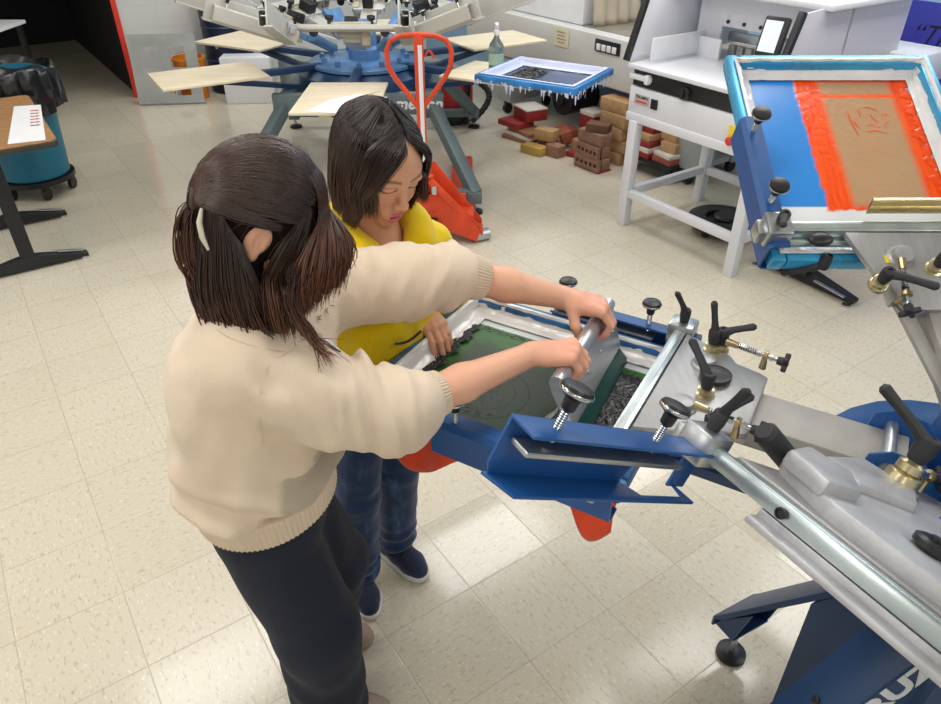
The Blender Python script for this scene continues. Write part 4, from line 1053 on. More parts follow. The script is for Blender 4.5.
block('brick', 3.76, 3.80, .275, (.11, .17, .06), .5, mat('brick_dark', '#6b4a3b', .85, var=.12, scale=30, bump=.4, bscale=90), 'dark small brick lying askew on top of the front brick stack', 'brick', G1)
block('slab', 3.74, 3.80, .0, (.13, .26, .0115), .06, M['box_red'], 'thin red slab under the front brick stack', 'slab')
GP = 'tan bricks piled under the dryer end'
hts = ['bottom', 'second', 'third', 'fourth', 'top']
for i in range(5):
    block('paver', 3.99 + .008*math.sin(i*2), 3.835 + .01*math.cos(i*3), i*.094, (.14, .27, .09), .05*math.sin(i*1.7), M['brick_tan'], f'tan block, {hts[i]} one of the tall pile behind the brown bricks', 'block', GP)
block('paver', 3.95, 4.11, 0, (.12, .22, .09), .1, M['brick_tan'], 'tan block on the floor just left of the tall tan pile', 'block', GP)
block('wrapped_block', 3.58, 4.31, 0, (.11, .20, .065), .25, M['kraft'], 'yellowish paper wrapped block lying in front of the other bricks', 'block')
block('brick', 3.68, 4.17, 0, (.10, .13, .09), .1, M['brick'], 'short brown brick standing right of the wrapped block', 'brick')
block('brick', 3.70, 4.31, .091, (.11, .17, .085), .35, M['brick_tan'], 'pale tan brick resting across two bricks left of the red ones', 'brick')
block('brick', 3.80, 4.36, 0, (.13, .20, .09), .3, M['brick'], 'brown brick mostly hidden below the pale tan brick', 'brick')
block('brick', 3.90, 4.31, .055, (.09, .21, .09), -.45, M['brick_red'], 'red brick leaning against the pale tan brick', 'brick', None, 0, -.35)
block('brick', 4.02, 4.40, 0, (.10, .17, .11), -.2, M['brick_red'], 'reddish brick behind, between the leaning red brick and front stack', 'brick')
block('red_box', 3.79, 4.08, 0, (.07, .10, .04), .3, M['box_red'], 'little dark red box between the short brick and the front stack', 'box')
for i in range(3):
    block('plank', 3.73 + .012*i, 4.65 - .015*i, i*.031, (.20, .30, .030), .2 - .12*i, [M['plank'], M['box_white'], M['plank']][i], ['lowest brown board of the pile left of the bricks', 'white edged board in the middle of the pile left of the bricks', 'upper brown board of the pile left of the bricks'][i], 'board', 'boards piled left of the bricks')
block('red_box', 3.72, 4.74, .095, (.19, .24, .045), .1, M['box_red'], 'flat red box on the boards, below the white topped box', 'box')
def lidbox(name, b, a, z, size, rz, label):
    t_ = thing(name, label, 'box', T(b, a, z)); W = Matrix.Translation(T(b, a, z)) @ RM @ Matrix.Rotation(rz, 4, 'Z')
    MB(W).box((0, 0, size[2]*.44), (size[0], size[1], size[2]*.88), bev=.003).build('box_body', M['box_red'], t_)
    MB(W).box((0, 0, size[2]*.94), (size[0]*1.02, size[1]*1.02, size[2]*.12), bev=.002).build('lid', M['box_white'], t_)
lidbox('red_box', 3.84, 4.70, .142, (.20, .22, .10), -.15, 'red box with a white lid on top of the boards')
lidbox('red_box', 4.13, 4.24, 0, (.16, .16, .27), 0, 'tall red box with pale lid behind the front brick stack')
# dolly under the cutter with boxes
dl = T(4.10, 3.44, 0); t = thing('dolly', 'low black dolly on casters carrying red boxes beneath the white cutter', 'dolly', dl)
RMB().box((4.10, 3.44, .115), (.34, .44, .03), bev=.004).build('deck', M['black_metal'], t)
for sb in (-1, 1):
    for sa in (-1, 1):
        m = RMB(); m.cyl((4.10 + sb*.13, 3.44 + sa*.18 - .015, .04), (4.10 + sb*.13, 3.44 + sa*.18 + .015, .04), .04, n=20); m.box((4.10 + sb*.13, 3.44 + sa*.18, .09), (.04, .04, .02)); m.build('caster', M['black_plastic'], t)
M['box_tan'] = mat('tan_box', '#c09a72', .7, var=.08)
lay = [(4.03, 3.62, .131, (.20, .22, .035), 'box_red', 'flat red box lowest at the left of the dolly'), (4.03, 3.62, .167, (.19, .21, .035), 'box_white', 'flat white box second from the bottom at the left of the dolly'), (4.03, 3.63, .203, (.19, .20, .035), 'box_red', 'flat red box third from the bottom at the left of the dolly'), (4.05, 3.63, .239, (.17, .17, .05), 'box_tan', 'tan box in the upper left of the dolly load'), (4.07, 3.64, .29, (.16, .16, .04), 'box_red', 'red box topmost at the left of the dolly load'),
       (4.04, 3.40, .131, (.20, .18, .04), 'brick_red', 'rust red box lowest at the right of the dolly'), (4.04, 3.40, .172, (.19, .17, .03), 'box_white', 'pale box second at the right of the dolly'), (4.06, 3.40, .203, (.15, .14, .07), 'box_tan', 'tan box third at the right of the dolly'), (4.10, 3.42, .274, (.17, .16, .07), 'box_tan', 'large tan box high on the right of the dolly'), (4.12, 3.42, .345, (.16, .16, .03), 'box_red', 'red box topmost at the right of the dolly load')]
for b, a, z, s_, mm_, lb in lay: block('flat_box', b, a - .08, z, s_, random.uniform(-.15, .15), M[mm_], lb, 'box', 'boxes piled on the dolly')

# ---------------------------------------------------------------- white paper cutter on its stand
M['cutter_white'] = mat('cutter_white', '#dddfe6', .35, var=.015)
M['cutter_shade'] = mat('cutter_white_shaded', '#c9c6d2', .4, var=.015)  # darker copy of the cutter white, side shade put into the colour
t = thing('paper_cutter', 'large white guillotine paper cutter on a white frame behind the orange screen', 'paper cutter', T(3.6, 2.53, 0))
A0, A1 = 2.08, 3.06
for (b, a) in ((3.20, 2.09), (3.20, 2.93), (3.92, 2.09), (3.92, 2.93)):
    RMB().box((b, a, .33), (.06, .06, .66), bev=.004).build('leg', M['cutter_white'], t)
for bm_ in (((3.20, 2.12, .215), (3.20, 2.90, .215)), ((3.20, 2.04, .675), (3.20, 3.0, .675)), ((3.23, 2.93, .215), (3.89, 2.93, .215)), ((3.23, 2.09, .215), (3.89, 2.09, .215)), ((3.92, 2.12, .215), (3.92, 2.9, .215))):
    m = RMB(); m.beam(bm_[0], bm_[1], .04, .05, bev=.004); m.build('brace', M['cutter_white'], t)
RMB().box((3.56, 2.53, .77), (.74, .94, .15), bev=.006).build('cabinet', M['cutter_white'], t)
RMB().box((3.56, 2.53, .90), (.72, .93, .10), bev=.004).build('recess', M['black_plastic'], t)
RMB().box((3.55, 2.53, .955), (.76, .98, .025), bev=.005).build('work_table', M['cutter_white'], t)
m = RMB(); m.box((3.195, 2.93, .90), (.03, .16, .030), bev=.005); m.box((3.185, 2.87, .90), (.03, .03, .05), bev=.004); m.build('drawer_latch', M['white_paint'], t)
m = RMB(); m.lathe([(.034, 0), (.034, .02), (.03, .026), (0, .026)], (3.20, 2.60, .885), (-1, 0, 0), 24, caps=False); m.box((3.17, 2.60, .885), (.012, .014, .06), bev=.003); m.build('dial', M['black_plastic'], t)
bd = RMB().box((3.186, 2.895, .785), (.004, .11, .055), bev=.001).build('badge', mat('badge_grey', '#b3b2b2', .4), t)
text(None, 'TRIUMPH', .024, T(3.1835, 2.895, .797), -EA, (0, 0, 1), M['black_ink'], .0003, bold=.0006, name='badge_lettering', parent=bd)
RMB().box((3.183, 2.895, .773), (.002, .085, .010)).build('red_bar', M['red_paint'], bd)
RMB().box((3.186, 2.80, .78), (.004, .05, .055), bev=.001).build('black_badge', M['black_plastic'], t)
m = RMB(); m.lathe([(.022, 0), (.022, .02), (.016, .024), (0, .024)], (3.186, 2.25, .72), (-1, 0, 0), 20, caps=False); m.build('emergency_stop', M['red_paint'], t)
RMB().box((3.186, 2.25, .745), (.006, .05, .10), bev=.002).build('yellow_plate', M['yellow_tag'], t)
m = RMB(); m.prism([(3.19, .968), (4.25, .968), (4.25, 1.34), (3.45, 1.34), (3.31, 1.33)], .02, (0, A1 + .0, 0), (1, 0, 0), (0, 0, 1), bev=.003); m.build('side_guard', M['cutter_white'], t)
m = RMB(); m.prism([(3.19, .968), (4.25, .968), (4.25, 1.34), (3.45, 1.34), (3.31, 1.33)], .02, (0, A0 + .02, 0), (1, 0, 0), (0, 0, 1), bev=.003); m.build('side_guard', M['cutter_shade'], t)
for a in (A1 + .0 - .01, A0 + .01): RMB().beam((3.183, a, .972), (3.305, a, 1.34), .035, .03, bev=.005).build('light_curtain', M['black_plastic'], t)
m = RMB(); plate_holes(m, (3.72, 3.0, .968), (0, -1, 0), (0, 0, 1),   .92, .36, [(.17, .80, 0, .17)], .02); m.build('back_panel', M['cutter_white'], t)
RMB().box((3.86, 2.53, 1.345), (.80, .98, .03), bev=.008).build('roof', M['cutter_white'], t)
RMB().box((3.78, 2.52, 1.08), (.04, .60, .05), bev=.003).build('clamp_bar', M['steel'], t)
m = RMB()
for k_ in range(9): m.box((3.77, 2.78 - k_*.06, 1.0), (.03, .04, .07), bev=.003)
m.build('clamp_teeth', M['arm_grey'], t)
for k_ in range(3): m = RMB(); m.lathe([(.009, 0), (.011, .008), (0, .009)], (3.70, 2.79 - k_*.11, 1.165), (-1, 0, 0), 12, caps=False); m.build('screw_cap', M['black_plastic'], t)
m = RMB(); m.box((3.48, 2.94, 1.04), (.44, .012, .12), bev=.003); m.box((3.66, 2.86, 1.02), (.02, .16, .11), bev=.003); m.build('side_guide', M['white_paint'], t)
RMB().box((3.26, 2.19, 1.22), (.035, .12, .18), (0, .31, .2), bev=.008).build('control_display', M['black_plastic'], t)
dsp = NT('lit_display'); dsp.set(Base_Color=lin('#cfd6e4'), Roughness=.2, Emission_Color=lin('#cfd6e4'), Emission_Strength=.35); RMB().box((3.2415, 2.193, 1.226), (.003, .085, .14), (0, .31, .2)).build('display_screen', dsp.m, t)
RMB().box((4.35, 2.22, .99), (.34, .60, .16), bev=.01).build('rear_table', M['cutter_white'], t)
# black dolly ring on the floor under the cutter
m = MB(); p = T(3.62, 2.50, 0); t = thing('wheeled_base', 'round black wheeled base on the floor under the white cutter', 'dolly', p)
m.lathe([(0, .075), (.10, .075), (.105, .10), (.19, .10), (.205, .095), (.21, .07), (.20, .05), (0, .05)], p, n=44, caps=False); m.lathe([(.0, .115), (.07, .115), (.085, .10), (.06, .1)], p + V((.03, 0, 0)), n=32, caps=False); m.build('ring', M['black_plastic'], t)
for a in range(5):
    q = p + V((.15*math.cos(a*1.257), .15*math.sin(a*1.257), .026)); m = MB(); m.ball(q, (.026, .02, .026), 14, 8); m.build('caster', M['black_plastic'], t)

# ---------------------------------------------------------------- poster on the blue wall
pt = NT('poster_print'); x, y, z = pt.xyz(pt.pos()); pt.set(Base_Color=pt.mix(pt.ramp(z, .55, .95), lin('#7a3aa0'), lin('#3c3fa3')), Roughness=.35)
m = RMB(); m.box((4.7475, 1.80, .80), (.003, 1.16, .90)); ps = m.build('poster', pt.m); tag(rebase(ps), 'purple and blue poster with black script lettering on the blue wall', 'poster')
M['poster_ink'] = mat('poster_ink', '#14142e', .5, var=.01)
for s_, sz, a, z in (('\u201cThe', .15, 2.21, 1.075), ('some', .15, 2.29, .90), ('for', .15, 2.16, .72)):
    text(None, s_, sz, T(4.7455, a + .07, z), -EA, (0, 0, 1), M['poster_ink'], .0003, shear=.35, name='poster_lettering', parent=ps, align='LEFT')
# grey cabinet behind the far press
o = RMB().box((2.80, 7.05, .20), (.30, .4, .40), bev=.006).build('storage_cabinet', M['dryer_leg']); tag(rebase(o), 'low grey cabinet on the floor behind the far press', 'cabinet')
# ---------------------------------------------------------------- people: implicit bodies on a rectilinear grid
def axis_steps(lo, hi, h, fine=()):
    """coordinates from lo to hi at step h, finer inside the (a, b, step) ranges"""
    xs = [lo]
    while xs[-1] < hi:
        x = xs[-1]; st = h
        for a, b, s in fine:
            if a <= x < b: st = min(st, s)
            elif x < a and x + st > a: st = max(min(st, a - x), s)
        xs.append(x + st)
    return np.array(xs, np.float32)

class Field:
    def __init__(s, ax, init=.3):
        s.ax = ax; s.D = np.full([len(a) for a in ax], init, np.float32)
    def block(s, lo, hi):
        sl = []
        for k in range(3):
            i0 = max(0, np.searchsorted(s.ax[k], lo[k]) - 1); i1 = min(len(s.ax[k]), np.searchsorted(s.ax[k], hi[k]) + 1)
            if i1 <= i0: return None, None
            sl.append(slice(i0, i1))
        P = (s.ax[0][sl[0]][:, None, None], s.ax[1][sl[1]][None, :, None], s.ax[2][sl[2]][None, None, :])
        return tuple(sl), P
    def put(s, fn, lo, hi, k, op='u'):
        m = k + .02
        sl, P = s.block(np.array(lo) - m, np.array(hi) + m)
        if sl is None: return s
        d = fn(P)
        if op == 'u': s.D[sl] = smin(s.D[sl], d, k)
        elif op == 'd': s.D[sl] = smax(s.D[sl], -d, k)
        return s
    def cone(s, a, b, ra, rb, k=.015, op='u'):
        a, b = np.array(a, float), np.array(b, float); r = max(ra, rb)
        return s.put(lambda P: rcone(P, a, b, ra, rb), np.minimum(a, b) - r, np.maximum(a, b) + r, k, op)
    def chain(s, pts, rs, k=.015):
        for i in range(len(pts) - 1): s.cone(pts[i], pts[i+1], rs[i], rs[i+1], k)
        return s
    def ell(s, c, r, R=None, k=.015, op='u'):
        c = np.array(c, float); m = max(r); return s.put(lambda P: ell(P, c, r, R), c - m, c + m, k, op)
    def bend(s, fn, lo, hi):
        sl, P = s.block(lo, hi)
        if sl is not None: s.D[sl] += fn(P).astype(np.float32)
        return s
    def below(s, n, d):            # cut away where n.p < d
        P = (s.ax[0][:, None, None], s.ax[1][None, :, None], s.ax[2][None, None, :])
        s.D = np.maximum(s.D, (d - (P[0]*n[0] + P[1]*n[1] + P[2]*n[2])).astype(np.float32)); return s
    def mesh(s, name, m, parent=None, it=2, tint=None):
        ax = s.ax; D = s.D
        n = np.array(D.shape); c = n - 1; S = D < 0
        acc = np.zeros((*c, 3), np.float32); cnt = np.zeros(c, np.uint8)
        for axis in range(3):
            o1, o2 = [a for a in range(3) if a != axis]
            for p in (0, 1):
                for q in (0, 1):
                    off = [0, 0, 0]; off[o1] = p; off[o2] = q
                    sl = tuple(slice(off[k], off[k] + c[k]) for k in range(3)); off[axis] += 1
                    s2 = tuple(slice(off[k], off[k] + c[k]) for k in range(3)); off[axis] -= 1
                    w_ = np.nonzero(S[sl] != S[s2])
                    a, b = D[sl][w_], D[s2][w_]; t = a / (a - b)
                    for k in range(3): acc[w_[0], w_[1], w_[2], k] += off[k] + (t if k == axis else 0)
                    cnt[w_] += 1
        ijk = np.argwhere(cnt > 0); idx = np.full(c, -1, np.int32); idx[tuple(ijk.T)] = np.arange(len(ijk), dtype=np.int32)
        g = ijk + acc[tuple(ijk.T)] / cnt[tuple(ijk.T)][:, None]
        vs = np.stack([np.interp(g[:, k], np.arange(len(ax[k])), ax[k]) for k in range(3)], 1)
        quads = []
        for axis in range(3):
            o1, o2 = (axis + 1) % 3, (axis + 2) % 3
            a = [slice(None)] * 3; b = [slice(None)] * 3
            a[axis] = slice(0, -1); b[axis] = slice(1, None)
            for k in (o1, o2): a[k] = slice(1, -1); b[k] = slice(1, -1)
            A, B = S[tuple(a)], S[tuple(b)]
            for mk, flip in ((A & ~B, False), (~A & B, True)):
                e = np.argwhere(mk)
                if not len(e): continue
                e[:, o1] += 1; e[:, o2] += 1; q = []
                for d1, d2 in ((-1, -1), (0, -1), (0, 0), (-1, 0)):
                    r = e.copy(); r[:, o1] += d1; r[:, o2] += d2; q.append(idx[r[:, 0], r[:, 1], r[:, 2]])
                q = np.stack(q, 1); quads.append(q[:, ::-1] if flip else q)
        q = np.concatenate(quads); vs = relax(vs, q, it)
        return np_mesh(name, vs, q, m, parent, tint(vs) if tint else None)

def np_mesh(name, vs, q, m, parent=None, tint=None, ang=180):
    me = bpy.data.meshes.new(name); k = q.shape[1]
    me.vertices.add(len(vs)); me.vertices.foreach_set('co', vs.astype(np.float32).ravel())
    me.loops.add(q.size); me.loops.foreach_set('vertex_index', q.ravel().astype(np.int32))
    me.polygons.add(len(q)); me.polygons.foreach_set('loop_start', np.arange(0, q.size, k, dtype=np.int32))
    me.update(calc_edges=True)
    if tint is not None:
        at = me.attributes.new('tint', 'FLOAT_COLOR', 'POINT')
        at.data.foreach_set('color', np.concatenate([tint, np.ones((len(vs), 1))], 1).astype(np.float32).ravel())
    me.materials.append(m)
    return link_mesh(name, me, parent, ang)

def tint_mat(name, rough=.5, spec=.4, bump=0, bscale=200, sss=0, sheen=0, noise=.1):
    t = NT(name); a = t.n('ShaderNodeAttribute'); a.attribute_name = 'tint'
    f = t.noise(t.pos(), 40, 3)
    hsv = t.n('ShaderNodeHueSaturation'); t.link(a.outputs['Color'], hsv.inputs['Color']); t.link(t.mixf(f, 1 - noise, 1 + noise), hsv.inputs['Value'])
    t.set(Base_Color=hsv.outputs[0], Roughness=rough, Specular_IOR_Level=spec)
    if sss: t.set(Subsurface_Weight=sss, Subsurface_Radius=(.010, .004, .002), Subsurface_Scale=1.0)
    if sheen: t.set(Sheen_Weight=sheen)
    if bump: t.bump(t.noise(t.pos(), bscale, 2), bump, .002)
    return t.m
M['skin'] = tint_mat('skin', .48, .4, .06, 500, .15, 0, .04)
M['hair'] = tint_mat('hair', .36, .5, 0, 0, 0, 0, .12)
M['hair_base'] = mat('hair_base', '#191210', .75, spec=.12)
def cloth_mat(name, c, bump=.25, bscale=420, var=.05, extra=None):
    t = NT(name); p = t.pos(); f = t.noise(p, 7, 4); c = lin(c)
    a = tuple(x*(1 - var) for x in c[:3]) + (1,); b = tuple(min(1, x*(1 + var)) for x in c[:3]) + (1,)
    col = t.mix(f, a, b)
    if extra: col = extra(t, p, col)
    sh = .05 if 'charcoal' in name else .25
    t.set(Base_Color=col, Roughness=.85, Sheen_Weight=sh, Specular_IOR_Level=.2); t.bump(t.math('ADD', t.noise(p, bscale, 2), t.math('MULTIPLY', t.noise(t.map(p, scale=(1, 1, .6)), 26, 3, .55), 5.0)), bump, .0022)
    return t.m
def leaf(t, p, col):      # faded leaf print on the front lower panel of the sweatshirt
    x, y, z = t.xyz(p)
    n = t.math('MULTIPLY', t.math('SUBTRACT', t.noise(t.map(p, rot=(0, .6, .4), scale=(8, 8, 40)), 1.0, 3), .5), .10)
    k = t.math('MULTIPLY', t.ramp(t.math('ADD', t.math('ABSOLUTE', t.math('SUBTRACT', z, .925)), n), .065, .055), t.math('MULTIPLY', t.ramp(x, -.352, -.335), t.ramp(y, 1.10, 1.06)))
    return t.mix(t.math('MULTIPLY', k, .85), col, lin('#b2a793'))
M['cream'] = cloth_mat('cream_fleece', '#e2cfb8', extra=leaf)
M['cream_rib'] = cloth_mat('cream_rib', '#decab2', .4, 300)
M['charcoal'] = cloth_mat('charcoal_sweatpants', '#262a37', .2, 380, .08)
M['yellow'] = cloth_mat('yellow_fleece', '#f2cf12')
M['orange_tee'] = cloth_mat('orange_tee', '#e0481c')
def denim(t, p, col):
    n = t.noise(t.map(p, scale=(1, 1, .35)), 16, 4, .6); return t.mix(t.math('MULTIPLY', t.ramp(n, .52, .75), .55), col, lin('#5d7ba3'))
M['denim'] = cloth_mat('denim', '#23385a', .25, 500, .15, denim)
M['navy_knit'] = cloth_mat('navy_knit', '#2a3348', .6, 260, .3)
M['sole'] = mat('white_sole', '#d9d8d4', .6); M['taupe'] = mat('taupe_suede', '#a58f80', .85)

SKIN = np.array(lin('#e9b295')[:3]); PINK = np.array(lin('#d3867c')[:3])

def basis(az, pitch, roll=0.0):
    a, p = math.radians(az), math.radians(pitch)
    f = np.array([math.cos(p)*math.cos(a), math.cos(p)*math.sin(a), math.sin(p)]); l = np.array([-math.sin(a), math.cos(a), 0.0]); u = np.cross(f, l)
    r = math.radians(roll); l, u = l*math.cos(r) + u*math.sin(r), u*math.cos(r) - l*math.sin(r)
    return np.stack([f, l, u], 1)      # columns f, l, u
def hand(F, O, R, side, curl, thumb, s=1.0, spread=0.0):
    """O wrist, R columns (forward, thumb side for a right hand, back of hand); side +1 right, -1 left"""
    def P(x, y, z): return O + R @ np.array([x*s, side*y*s, z*s])
    k = .008*s
    F.cone(P(-.005, 0, 0), P(.03, .004, 0), .023*s, .024*s, .012)
    bases = [(.086, .028, .003), (.090, .009, .006), (.086, -.010, .004), (.077, -.027, 0)]
    for b in bases: F.cone(P(.018, b[1]*.55, 0), P(*b), .0165*s, .0115*s, .010)
    F.cone(P(.035, .018, -.006), P(.07, .018, -.004), .014*s, .012*s, .012); F.cone(P(.03, -.016, -.006), P(.062, -.022, -.004), .014*s, .011*s, .012)
    lens = [(.040, .024, .020), (.044, .028, .021), (.041, .026, .020), (.032, .020, .018)]
    tips = []
    for i, b in enumerate(bases):
        p = np.array(b); a = 0.0; yaw = (b[1]*2.2 + spread*(1.5 - i)*.1)
        pts = [P(*p)]; rs = [.0100*s, .0088*s, .0080*s, .0068*s]
        for j in range(3):
            a += math.radians(curl[i][j] if isinstance(curl[i], (tuple, list)) else curl[j])
            d = np.array([math.cos(a)*math.cos(yaw), math.sin(yaw)*math.cos(a)*.8, -math.sin(a)]); p = p + d*lens[i][j]; pts.append(P(*p))
        F.chain(pts, [r*(.9 if i == 3 else 1) for r in rs], .004); F.cone(pts[0], P(b[0]-.02, b[1]*.8, b[2]), .0108*s, .011*s, .006)
        tips.append((pts[3], pts[2]))
    tb = np.array([.022, .024, -.008]); pts = [P(*tb)]; p = tb
    for d, L in zip(thumb, (.040, .030, .024)): d = np.array(d, float); d /= np.linalg.norm(d); p = p + d*L; pts.append(P(*p))
    F.chain(pts, [.0150*s, .0110*s, .0098*s, .0078*s], .007)
    return tips

def head_detail(F, C, R, s=1.0):
    P = lambda f, l, u: C + R @ np.array([f*s, l*s, u*s])
    E = lambda c, r, k=.012, op='u': F.ell(P(*c), [x*s for x in r], R, k, op)
    E((-.004, 0, .012), (.094, .075, .104)); E((.030, 0, -.055), (.062, .056, .062), .03)
    for q in (-1, 1): E((.052, q*.034, -.034), (.034, .028, .032), .02); E((.015, q*.052, -.06), (.035, .014, .035), .02)
    E((.070, 0, .030), (.026, .05, .034), .03)
    E((.074, 0, -.104), (.018, .020, .016), .018)
    for q in (-1, 1): E((.112, q*.030, -.001), (.020, .017, .012), .012, 'd')
    for q in (-1, 1): E((.0815, q*.031, -.001), (.0125, .0165, .0105), .005); E((.089, q*.030, .0165), (.008, .020, .006), .010)
    F.cone(P(.092, 0, .008), P(.108, 0, -.034), .0075*s, .0105*s, .010)
    E((.112, 0, -.036), (.010, .0105, .009), .006)
    for q in (-1, 1): E((.102, q*.0125, -.040), (.0105, .0075, .008), .005); 
    for q in (-1, 1): E((.112, q*.006, -.0475), (.006, .0035, .0035), .002, 'd')
    E((.088, 0, -.073), (.014, .026, .022), .012)
    E((.0985, 0, -.0665), (.0085, .020, .0052), .004); E((.094, 0, -.0865), (.0085, .0165, .0062), .004)
    E((.108, 0, -.0765), (.022, .0165, .0048), .002, 'd')
def ear(F, C, R, q, s=1.0):
    P = lambda f, l, u: C + R @ np.array([f*s, l*s, u*s])
    F.ell(P(-.008, q*.074, -.008), [.020*s, .009*s, .031*s], R, .006)
    F.ell(P(-.002, q*.083, -.008), [.010*s, .008*s, .019*s], R, .004, 'd'); F.ell(P(.004, q*.076, -.014), [.006*s, .006*s, .010*s], R, .004)
    F.ell(P(-.004, q*.076, -.038), [.009*s, .006*s, .010*s], R, .005)

# ------------------------------------------------ strands of hair as tapering tubes
class Hair:
    def __init__(s): s.v = []; s.q = []; s.c = []; s.n = 0
    def strand(s, pts, r, c0, c1, n=4):
        pts = np.asarray(pts, float); N = len(pts)
        t = np.gradient(pts, axis=0); t /= np.linalg.norm(t, axis=1)[:, None] + 1e-9
        a = np.array([.3, .5, .81]); u = np.cross(t, a); u /= np.linalg.norm(u, axis=1)[:, None] + 1e-9; w = np.cross(t, u)
        prof = r*np.minimum(1, (1.02 - np.linspace(0, 1, N))*3.2)**.7*(.6 + .4*np.minimum(1, np.linspace(0, 1, N)*6))
        ang = 2*np.pi*np.arange(n)/n
        ring = pts[:, None] + prof[:, None, None]*(u[:, None]*np.cos(ang)[None, :, None] + w[:, None]*np.sin(ang)[None, :, None])
        s.v.append(ring.reshape(-1, 3)); f = np.linspace(0, 1, N)[:, None]
        s.c.append(np.repeat(np.clip(c0 + (c1 - c0)*f**1.5, 0, 1), n, 0))
        i = (np.arange(N - 1)[:, None]*n + np.arange(n)[None]).ravel(); j = (np.arange(N - 1)[:, None]*n + (np.arange(n)[None] + 1) % n).ravel()
        s.q.append(np.stack([i, j, j + n, i + n], 1) + s.n); s.n += N*n
    def build(s, name, parent, F=None):
        return np_mesh(name, np.concatenate(s.v), np.concatenate(s.q), M['hair'], parent, np.concatenate(s.c))
def spl(pts, n):
    """smooth curve through points (Catmull-Rom)"""
    p = np.asarray(pts, float); p = np.concatenate([[2*p[0] - p[1]], p, [2*p[-1] - p[-2]]]); o = []
    for t in np.linspace(0, len(p) - 3 - 1e-6, n):
        i = int(t); f = t - i; a, b, c, d = p[i:i+4]
        o.append(.5*((2*b) + (-a + c)*f + (2*a - 5*b + 4*c - d)*f*f + (-a + 3*b - 3*c + d)*f**3))
    return np.array(o)
def hcol(h): return np.array(lin(h)[:3])

def shoe(parent, heel, toe, zt, m_up, m_sole, laces=True, w=.040):
    heel, toe = np.array([*heel, 0.0]), np.array([*toe, 0.0]); d = toe - heel; L = np.linalg.norm(d); d /= L; l = np.array([-d[1], d[0], 0])
    P = lambda x, y, z: np.array([heel[0], heel[1], 0]) + d*x*L + l*y + np.array([0, 0, z])
    lo = np.minimum(heel, toe) - .08; hi = np.maximum(heel, toe) + .08
    def grid(): return Field([axis_steps(lo[0], hi[0], .004), axis_steps(lo[1], hi[1], .004), axis_steps(-.01, .16, .004)])
    F = grid(); F.chain([P(.14, 0, .05), P(.45, .002, .045), P(.72, .004, .037), P(.88, .002, .032)], [.034, .036, .038, .030], .02); F.cone(P(.13, 0, .05), P(.20, 0, .10), .034, .036, .02); F.cone(P(.2, 0, .10), P(.5, 0, .06), .030, .030, .02)
    F.below((0, 0, 1), .020); up = F.mesh('shoe', m_up, parent)
    F = grid(); F.chain([P(.12, 0, .018), P(.45, .002, .018), P(.72, .005, .018), P(.88, .002, .02)], [.038, .037, .043, .034], .02); F.below((0, 0, 1), .002)
    F.D = np.maximum(F.D, (F.ax[2] - .027)[None, None, :]); F.mesh('sole', m_sole, up)
    if laces:
        for i in range(4):
            x = .42 + .09*i; z = .112 - .0125*i; k = MB(); k.tube([V(P(x, -.022, z - .012)), V(P(x + .02, -.01, z)), V(P(x + .03, .01, z)), V(P(x + .01, .022, z - .012))], .0036, 8); k.build('lace', M['black_matt'], up)
        k = MB(); k.tube([V(P(.42, .01 + .03*math.sin(a), .105 - .012*a + .01*math.sin(2*a))) for a in np.linspace(0, 3, 14)], .0026, 6); k.build('lace', M['black_matt'], up)
        k = MB(); k.tube([V(P(.42, -.01 - .035*math.sin(a), .105 - .018*a)) for a in np.linspace(0, 3, 14)], .0026, 6); k.build('lace', M['black_matt'], up)
    k = MB(); k.box(V(P(.36, 0, .118)), (.018, .022, .03), (0, -.6, math.atan2(d[1], d[0])), bev=.003); k.build('tongue', m_sole, up)
    return up

def folds(P, a, b, lam, amp, ph=0.0, rad=.13, skew=None):
    """ring folds of cloth pushed together along the segment a-b"""
    a = np.array(a); d = np.array(b) - a; L = np.linalg.norm(d); d = d / L
    x, y, z = P[0] - a[0], P[1] - a[1], P[2] - a[2]; t = x*d[0] + y*d[1] + z*d[2]
    rr = np.sqrt(np.maximum(x*x + y*y + z*z - t*t, 0)); m = np.clip(1.2 - rr/rad, 0, 1)*np.clip(t/.03 + .5, 0, 1)*np.clip((L - t)/.02 + .5, 0, 1)
    u = t + (.35*z + .25*y if skew is None else skew[0]*x + skew[1]*y + skew[2]*z)
    n1 = vnoise(P, 19, 3); n2 = vnoise(P, 11, 8)
    w = np.sin(2*np.pi*u/lam + ph + 3.2*n1) + .6*np.sin(2*np.pi*(u*1.7 + .3*x - .2*y)/lam + ph*2 + 2.5*n2); return -amp*.75*m*np.clip(.75 + .9*n2, .1, 1.5)*np.where(w > 0, w, -.9*np.abs(w)**.6)

